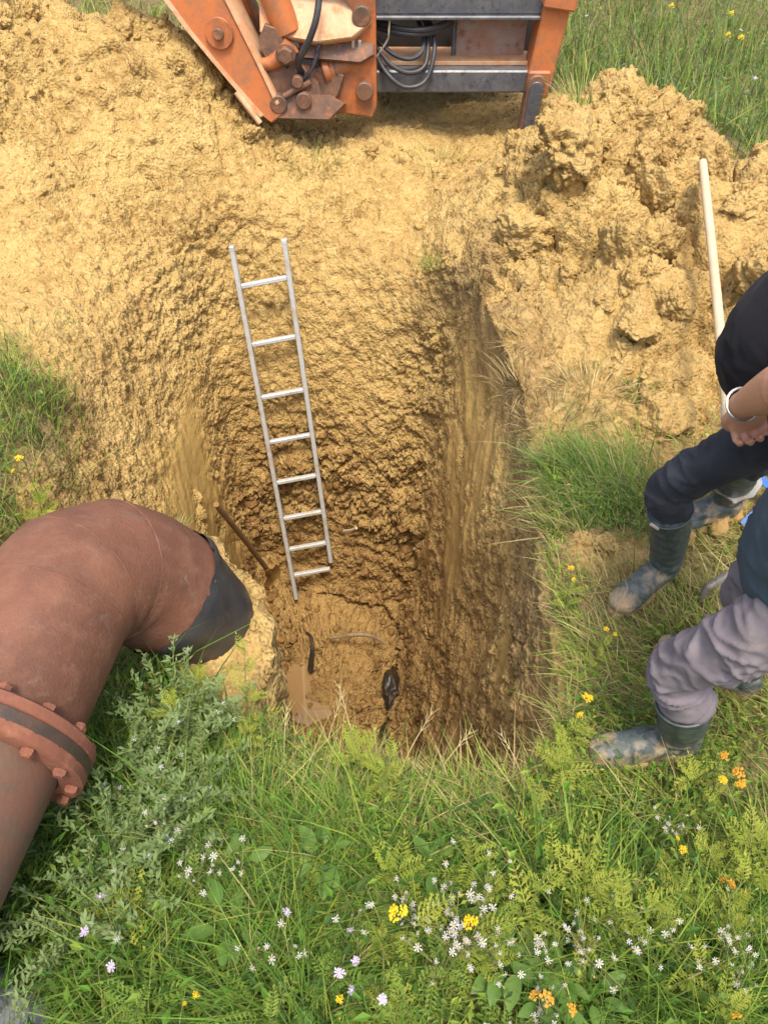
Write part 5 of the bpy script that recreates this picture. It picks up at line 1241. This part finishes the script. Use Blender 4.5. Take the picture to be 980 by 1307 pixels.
fp = [feather_proto(1, .26, 11, .14, fronds), feather_proto(2, .34, 13, .13, fronds), feather_proto(3, .20, 9, .12, fronds), feather_proto(4, .24, 10, .13, fronds_b), feather_proto(5, .18, 9, .11, fronds_b)]
def clear_of_pit(x, y):
    for _ in range(30):
        if rim_dist(np.array([x]), np.array([y]))[0] > .035: break
        cx, cy = (-.1, 2.6); d = math.hypot(x - cx, y - cy); x += (x - cx) / d * .02; y += (y - cy) / d * .02
    return x, y
first_used = set()
def plant(proto, x, y, label, cat, group, s=1.0, sink=0.0):
    x, y = clear_of_pit(x, y)
    if id(proto) in first_used: o = copy_tree(proto)
    else: o = proto; first_used.add(id(proto))
    o.location = (x, y, float(gz(np.array([x]), np.array([y]))[0]) - sink); o.rotation_euler = (pr.uniform(-.12, .12), pr.uniform(-.12, .12), pr.uniform(0, 6.28)); k = s * pr.uniform(.85, 1.15); o.scale = (k, k, k)
    tag(o, label, cat, group); return o
FE = [(.06, .64, 0), (.22, .62, 0), (.29, .57, 0), (.39, .62, 0), (.50, .66, 0), (.8, .72, 0), (.91, .71, 0), (.81, .62, 0), (.71, .59, 0), (.62, .54, 0), (.54, .56, 0), (.84, .56, 0), (.72, .49, 0), (.3, .51, 0), (.19, .46, 0),
      (-.02, .36, 1), (.08, .38, 1), (.66, .4, 0), (.73, .37, 0), (-.10, .93, 2), (-.36, 1.22, 3), (.46, 1.05, 4), (-.02, .84, 2), (-.54, 1.15, 3), (-.59, 1.05, 3), (-.40, 1.03, 3), (-1.40, 2.14, 5), (-1.36, 1.97, 5), (.50, .92, 4),  (-.52, .4, 1), (-.12, .4, 1), (-.45, .62, 1), (-.25, .8, 1), (.02, .5, 1), (-.3, .35, 1), (-.62, .58, 1), (-.20, .65, 1), (.42, .5, 0), (.95, .5, 0), (1.0, .62, 0), (.40, .72, 0)]
FZ = ['feathery yellow-green weed in the foreground right of centre below the near man', 'feathery green weed among the foreground grass left of centre', 'feathery weed at the near pit rim', 'feathery weed between the black sleeve and the pit', 'feathery weed at the near right pit corner', 'feathery weed on the left bank']
FG = ['feathery weeds in the right foreground', 'feathery weeds in the left foreground', 'feathery weeds at the near rim', 'feathery weeds by the pipe end', 'feathery weeds at the right rim corner', 'feathery weeds on the left bank']
def fe_label(x, y, zc):
    if zc == 0: return 'feathery yellow-green weed ' + ('just below the near boot' if y > .66 and x > .35 else 'above the white flowers at bottom centre' if x < .35 else 'in the right foreground by the frame edge' if x > .75 else 'between the white flowers and the near boot')
    if zc == 1: return 'feathery green weed ' + ('in the bottom left grass by the pipe' if x < -.4 else 'at the bottom edge left of centre' if y < .42 else 'in the tall grass left of centre')
    return FZ[zc]
for x, y, zc in FE: plant(fp[pr.choice([0, 1, 2] if zc in (0, 2, 3, 4) else [3, 4, 3, 2])], x, y, fe_label(x, y, zc), 'weed', FG[zc], pr.uniform(.8, 1.1) if zc in (0, 1) else .85)

# white daisies-like weed: branching stems, every head its own part
def head_mesh(name, petals, r, mat, eye, seed):
    q = random.Random(seed); V = []; F = []; mi = []
    for k in range(petals):
        a = 2 * math.pi * k / petals + q.uniform(-.1, .1); d = np.array([math.cos(a), math.sin(a), q.uniform(.1, .35)]); s = np.array([-math.sin(a), math.cos(a), 0]); l = r * q.uniform(.75, 1.2); w = r * .19; o = len(V)
        V.extend([d * r * .15 - s * w * .3, d * r * .15 + s * w * .3, d * l + s * w, d * l * 1.08, d * l - s * w]); F.append([o, o + 1, o + 2, o + 3, o + 4]); mi.append(0)
    n = 8; o = len(V); V.append(np.array([0, 0, r * .42]))
    for ring, (rr_, zz) in enumerate(((.22, .30), (.28, .12), (.16, -.15))):
        for k in range(n): a = 2 * math.pi * k / n; V.append(np.array([math.cos(a) * r * rr_, math.sin(a) * r * rr_, r * zz]))
    for k in range(n):
        F.append([o, o + 1 + k, o + 1 + (k + 1) % n]); mi.append(1)
        for g in (0, 1): F.append([o + 1 + g * n + k, o + 1 + (g + 1) * n + k, o + 1 + (g + 1) * n + (k + 1) % n, o + 1 + g * n + (k + 1) % n]); mi.append(1)
    me = np_mesh(name, np.array(V), F, [mat, eye], False); me.polygons.foreach_set('material_index', np.array(mi, np.int32)); return me
wh = [head_mesh('flower', 7, .0082, M['white_petal'], M['flower_eye'], i) for i in range(2)] + [head_mesh('flower', 6, .0062, M['white_petal'], M['white_petal'], 7)]
lil = [head_mesh('flower', 12, .0125, M['lilac_petal'], M['lilac_petal'], 21), head_mesh('flower', 10, .0105, M['lilac_petal'], M['white_petal'], 22)]
def flower_plant(name, seed, h, nb, per, heads, spread_, leafset=None, fl=.08):
    q = random.Random(seed); root = bpy.data.objects.new(name, None); col.objects.link(root); root.empty_display_size = .05
    paths = []; tips = []
    for b in range(nb):
        a = q.uniform(0, 6.28); rr_ = spread_ * q.uniform(.3, 1); top = np.array([math.cos(a) * rr_, math.sin(a) * rr_, h * q.uniform(.8, 1.1)]); mid = top * [.35, .35, .6]
        paths.append(([(0, 0, -.02), tuple(mid), tuple(top)], .0026, .0012))
        for k in range(per):
            e = top + np.array([q.gauss(0, .028), q.gauss(0, .028), q.uniform(-.015, .045)]); s = mid * .35 + top * .65; paths.append(([tuple(s), tuple((s + e) / 2 + [0, 0, .006]), tuple(e)], .0014, .0009)); tips.append(e)
    link('stem', stem_mesh(paths), root)
    for e in tips: place_part('flower', q.choice(heads), root, Vector(e), q.uniform(0, 6.28), q.uniform(-.8, .8), q.uniform(-.8, .8), q.uniform(.5, 1.1))
    for k in range(6 if leafset else 0):
        z = h * q.uniform(.1, .7); place_part('leaf', q.choice(leafset), root, Vector((q.uniform(-.02, .02), q.uniform(-.02, .02), z)), q.uniform(0, 6.28), q.uniform(.1, .7), 0, fl * q.uniform(.7, 1.2))
    return root
wp = [flower_plant('white_flower_plant', 31, .30, 4, 5, wh, .10, fronds_b), flower_plant('white_flower_plant', 32, .26, 3, 6, wh, .08, fronds_b), flower_plant('white_flower_plant', 33, .22, 3, 2, wh, .10, fronds_b)]
WH = [(.13, .58, 0), (.25, .54, 0), (.19, .47, 0), (.46, .45, 1), (.38, .41, 1), (.55, .46, 1), (.77, .41, 2), (.8, .37, 2), (.12, .43, 0), (.03, .54, 0), (.34, .33, 1), (.24, .31, 1)]
WZ = ['white-flowered branching weed at the bottom centre beside yellow heads', 'white-flowered branching weed at the bottom right of centre', 'white-flowered weed in the bottom right corner']
for x, y, zc in WH: plant(wp[pr.choice([0, 1])], x, y, WZ[zc], 'flower', 'white flowering weeds ' + ['centre', 'right of centre', 'corner'][zc], 1.0)
for x, y in ((-.37, .68), (-.42, .66), (-.49, .71), (-.32, .43), (-.26, .49), (-.10, .47), (-.40, .56)): plant(wp[2], x, y, 'sparse white-flowered weed in the left foreground grass', 'flower', 'sparse white flowers at left', .9)
plant(wp[1], .70, .74, 'single white flower cluster below the near boot', 'flower', None, .8)
lp = [flower_plant('lilac_flower', 41, .33, 1, 1, lil, .05), flower_plant('lilac_flower', 42, .28, 2, 1, lil, .07)]
for (x, y), lab in zip(((-.56, .40), (-.22, .53), (-.12, .41), (-.02, .37), (-.07, .45), (-.62, .50)), ('pale lilac flower low at left by the dark grass', 'pale lilac flower left of centre in tall grass', 'pale lilac flower beside a small yellow one at bottom', 'large pale lilac flower at bottom centre', 'small pale lilac flower just above the bottom centre one', 'pale lilac flower near the pipe at left')):
    plant(lp[pr.randrange(2)], x, y, lab, 'flower', 'pale lilac flowers')
# yellow clusters
def cluster_mesh(seed, mat, n=24, R=.020):
    q = random.Random(seed); V = []; F = []
    for k in range(n):
        a = k * 2.4; rr_ = R * math.sqrt(k / n); c = np.array([math.cos(a) * rr_, math.sin(a) * rr_, .012 * (1 - k / n) + q.uniform(-.004, .004)]); r = .0045 * q.uniform(.7, 1.3); o = len(V)
        V.append(c + [0, 0, r * .8])
        for g, (u, w) in enumerate(((.75, .45), (1, -.1))):
            for j in range(6): b = j * math.pi / 3 + g * .5; V.append(c + [math.cos(b) * r * u, math.sin(b) * r * u, r * w])
        for j in range(6): F.append([o, o + 1 + j, o + 1 + (j + 1) % 6]); F.append([o + 1 + j, o + 7 + j, o + 7 + (j + 1) % 6, o + 1 + (j + 1) % 6])
    return np_mesh('flower_head', np.array(V), F, mat, False)
yc_ = [cluster_mesh(1, M['yellow_petal']), cluster_mesh(2, M['yellow_petal'], 14, .014)]; oc_ = [cluster_mesh(3, M['orange_petal'], 18, .017)]
yp = [flower_plant('yellow_flower_plant', 51, .34, 1, 2, yc_, .03, fronds, .11), flower_plant('yellow_flower_plant', 52, .30, 2, 1, yc_, .05, fronds, .10)]
op = flower_plant('yellow_flower_plant', 53, .30, 1, 3, oc_, .03, fronds, .11)
YL = [(.09, .51, 0, 'yellow flower head at bottom centre, left one of the pair', 1), (.205, .52, 0, 'yellow flower head at bottom centre, right one of the pair', 1), (.50, 1.08, 1, 'yellow-flowered weed at the near right pit corner', .8), (.60, 1.50, 1, 'small yellow flowers on the right pit edge by the soil patch', .6),
      (.83, .90, 2, 'orange-yellow flower spike just below the near man\'s knee', .9), (.86, .84, 1, 'bright yellow flower just right of the near boot', .8), (.83, .57, 2, 'orange flower near the right edge of the foreground', .7), (.39, .30, 2, 'brownish orange flower cluster at the bottom edge', .9),
      (.74, .32, 2, 'brownish orange flower cluster in the bottom right corner', .9), (-.10, .38, 1, 'small yellow flower at bottom left of centre', .6), (-.42, .39, 1, 'small yellow flower low in the left foreground', .6), (.72, .66, 1, 'small yellow flower among the feathery weeds at right', .6), (-1.42, 2.22, 1, 'yellow-topped weed on the left bank', .9), (.66, 1.30, 1, 'tiny yellow flower in the grass left of the far foot', .55)]
for x, y, t, lab, s in YL: plant(op if t == 2 else yp[t], x, y, lab, 'flower', 'yellow flowering weeds', s)
# broad leaved weeds
def leaf_mesh(seed, mat):
    V = []; F = []; n = 6
    for i in range(n + 1):
        t = i / n; w = .30 * math.sin(math.pi * min(1, t * .92 + .08)) ** .8 * (1 - .25 * t); z = .18 * t - .30 * t * t
        for j in (-1, -.5, 0, .5, 1): V.append((t, j * w, z + .10 * abs(j) * w * 2 - .0 + .012 * math.sin(t * 20 + j * 3)))
    for i in range(n):
        for j in range(4): F.append([i * 5 + j, i * 5 + j + 1, i * 5 + 6 + j, i * 5 + 5 + j])
    return np_mesh('leaf', np.array(V), F, mat, True)
bl_ = [leaf_mesh(1, M['broad'])]
def broad_proto(seed, n, L, h):
    q = random.Random(seed); root = bpy.data.objects.new('broad_leaf_weed', None); col.objects.link(root); root.empty_display_size = .05; paths = []
    for k in range(n):
        a = k * 2.4 + q.uniform(-.3, .3); e = np.array([math.cos(a) * .03, math.sin(a) * .03, h * q.uniform(.3, 1)]); paths.append(([(0, 0, -.02), (e[0] * .4, e[1] * .4, e[2] * .6), tuple(e)], .002, .0013))
        place_part('leaf', bl_[0], root, Vector(e), a, q.uniform(-.1, .5), q.uniform(-.4, .4), L * q.uniform(.7, 1.2))
    link('stem', stem_mesh(paths), root); return root
bp = [broad_proto(61, 7, .065, .16), broad_proto(62, 9, .055, .22), broad_proto(63, 6, .075, .12)]
for x, y, zc in ((.11, .64, 0), (.14, .68, 0), (.34, .45, 1), (.37, .41, 1), (.30, .44, 1), (.27, .47, 1), (.47, .38, 1), (-.35, .68, 2), (-.31, .71, 2), (-.41, .66, 2), (-.14, .69, 3), (-.35, .52, 3), (-.60, .62, 2), (-.2, .36, 3), (-.05, .58, 3), (.36, .36, 1)):
    plant(bp[pr.randrange(3)], x, y, ['round-leaved weed above the white flowers at bottom centre', 'broad-leaved weed among the white flowers right of centre', 'broad-leaved weed in front of the rusty pipe', 'broad-leaved weed in the left foreground grass'][zc], 'weed', ['round-leaved weeds centre', 'broad-leaved weeds right', 'broad-leaved weeds by pipe', 'broad-leaved weeds left'][zc])
# silvery bushes along the pipe
def silver_proto(seed, h, nb):
    q = random.Random(seed); root = bpy.data.objects.new('silvery_bush', None); col.objects.link(root); root.empty_display_size = .05; paths = []; V = []; F = []
    for b in range(nb):
        a = q.uniform(0, 6.28); sp_ = q.uniform(.2, .75) * h; top = np.array([math.cos(a) * sp_, math.sin(a) * sp_, h * q.uniform(.6, 1.05)]); path = [(0, 0, -.02), tuple(top * [.3, .3, .55]), tuple(top)]; paths.append((path, .0024, .001)); P = catmull(path, 26)
        for i in range(5, 26):
            for k in range(3):
                az = q.uniform(0, 6.28); d = np.array([math.cos(az), math.sin(az), q.uniform(.1, .9)]); d /= np.linalg.norm(d); s = np.cross(d, [0, 0, 1]); s /= np.linalg.norm(s); l = q.uniform(.012, .026); p = P[i] + np.array([q.gauss(0, .004) for _ in range(3)])
                o = len(V); V.extend([p, p + d * l * .5 + s * l * .16, p + d * l, p + d * l * .5 - s * l * .16]); F.append([o, o + 1, o + 2, o + 3])
    link('stem', stem_mesh(paths), root); lf = link('foliage', np_mesh('foliage', np.array(V), F, M['silver'], False), root); lf['kind'] = 'stuff'
    for b in range(3):
        p = paths[b][0][2]; place_part('flower', wh[2], root, Vector(p), 0, .2, .1, 1.1)
    return root
sp_ = [silver_proto(71, .24, 13), silver_proto(72, .30, 15), silver_proto(73, .20, 11)]
for i, (x, y) in enumerate(((-.60, 1.0), (-.55, .92), (-.60, .82), (-.56, .80), (-.66, .66), (-.50, 1.06), (-.58, .72), (-.70, .56), (-.62, .58), (-.50, .86), (-.58, 1.08), (-.46, .76), (-.66, .9))):
    plant(sp_[i % 3], x, y, 'silvery small-leaved bush below the flange' if y < .85 else 'silvery small-leaved bush under the elbow beside the pipe', 'bush', 'silvery bushes below the flange' if y < .85 else 'silvery bushes under the elbow')
# dry stalks leaning over the rim
M['straw'] = worn('dry_stalk', (.50, .40, .20), (.38, .28, .12), 20, rough=.8)
for i, (x, y, a, L, lab) in enumerate(((-.18, .93, 1.2, .34, 'dry grass stalk arching over the pit floor left'), (-.06, .92, 1.9, .40, 'tall dry stalk rising before the black pipe end'), (.02, .90, .9, .36, 'dry forked stalk over the near rim centre'), (.12, .90, .7, .30, 'dry stalk leaning right over the near rim'), (-.28, .92, 1.5, .30, 'dry stalk left of centre on the near rim'), (.40, .88, 2.2, .28, 'dry stalk at the right part of the near rim'), (.2, .75, 2.8, .42, 'long flattened straw below the near rim'), (-.05, .72, .4, .45, 'long flattened straw in the grass left of centre'))):
    z = float(gz(np.array([x]), np.array([y]))[0]); b = MB(); d = np.array([math.cos(a), math.sin(a), 0]); fl_ = .25 if i < 6 else 1.6
    p = [np.array([x, y, z - .01]), np.array([x, y, z]) + d * L * .18 * (1 + fl_) + [0, 0, L * .45 / (1 + fl_)], np.array([x, y, z]) + d * L * .45 * (1 + fl_ * .5) + [0, 0, L * .85 / (1 + fl_ * 2)]]
    b.tube(p, [.0019, .0014, .0007], n=5, m=12)
    P = catmull(p, 20)
    for k in range(14, 20, 2):
        for s in (-1, 1): b.tube([P[k], P[k] + np.array([d[0] * .024 - s * d[1] * .012, d[1] * .024 + s * d[0] * .012, .016])], [.0009, .0005], n=4)
    tag(b.build('dry_stalk', M['straw'], org=Vector((x, y, z))), lab, 'stalk', 'dry stalks at the near rim')
# tiny flowers in the far meadow
rr2 = random.Random(5)
for i in range(46):
    x, y = rr2.uniform(1.6, 4.2), rr2.uniform(4.4, 8.0)
    if grassy(np.array([x]), np.array([y]))[0] < .6: continue
    o = link('meadow_flower', lil[1] if i % 3 else yc_[1], None, (x, y, float(H(np.array([x]), np.array([y]))[0]) + rr2.uniform(.20, .34))); o.scale = (1.5,) * 3; o.rotation_euler = (rr2.uniform(-.4, .4), rr2.uniform(-.4, .4), 0)
    tag(o, 'tiny pale flower in the meadow behind the right heap' if i % 3 else 'tiny yellow flower in the meadow behind the right heap', 'flower', 'pale meadow flowers' if i % 3 else 'yellow meadow flowers')
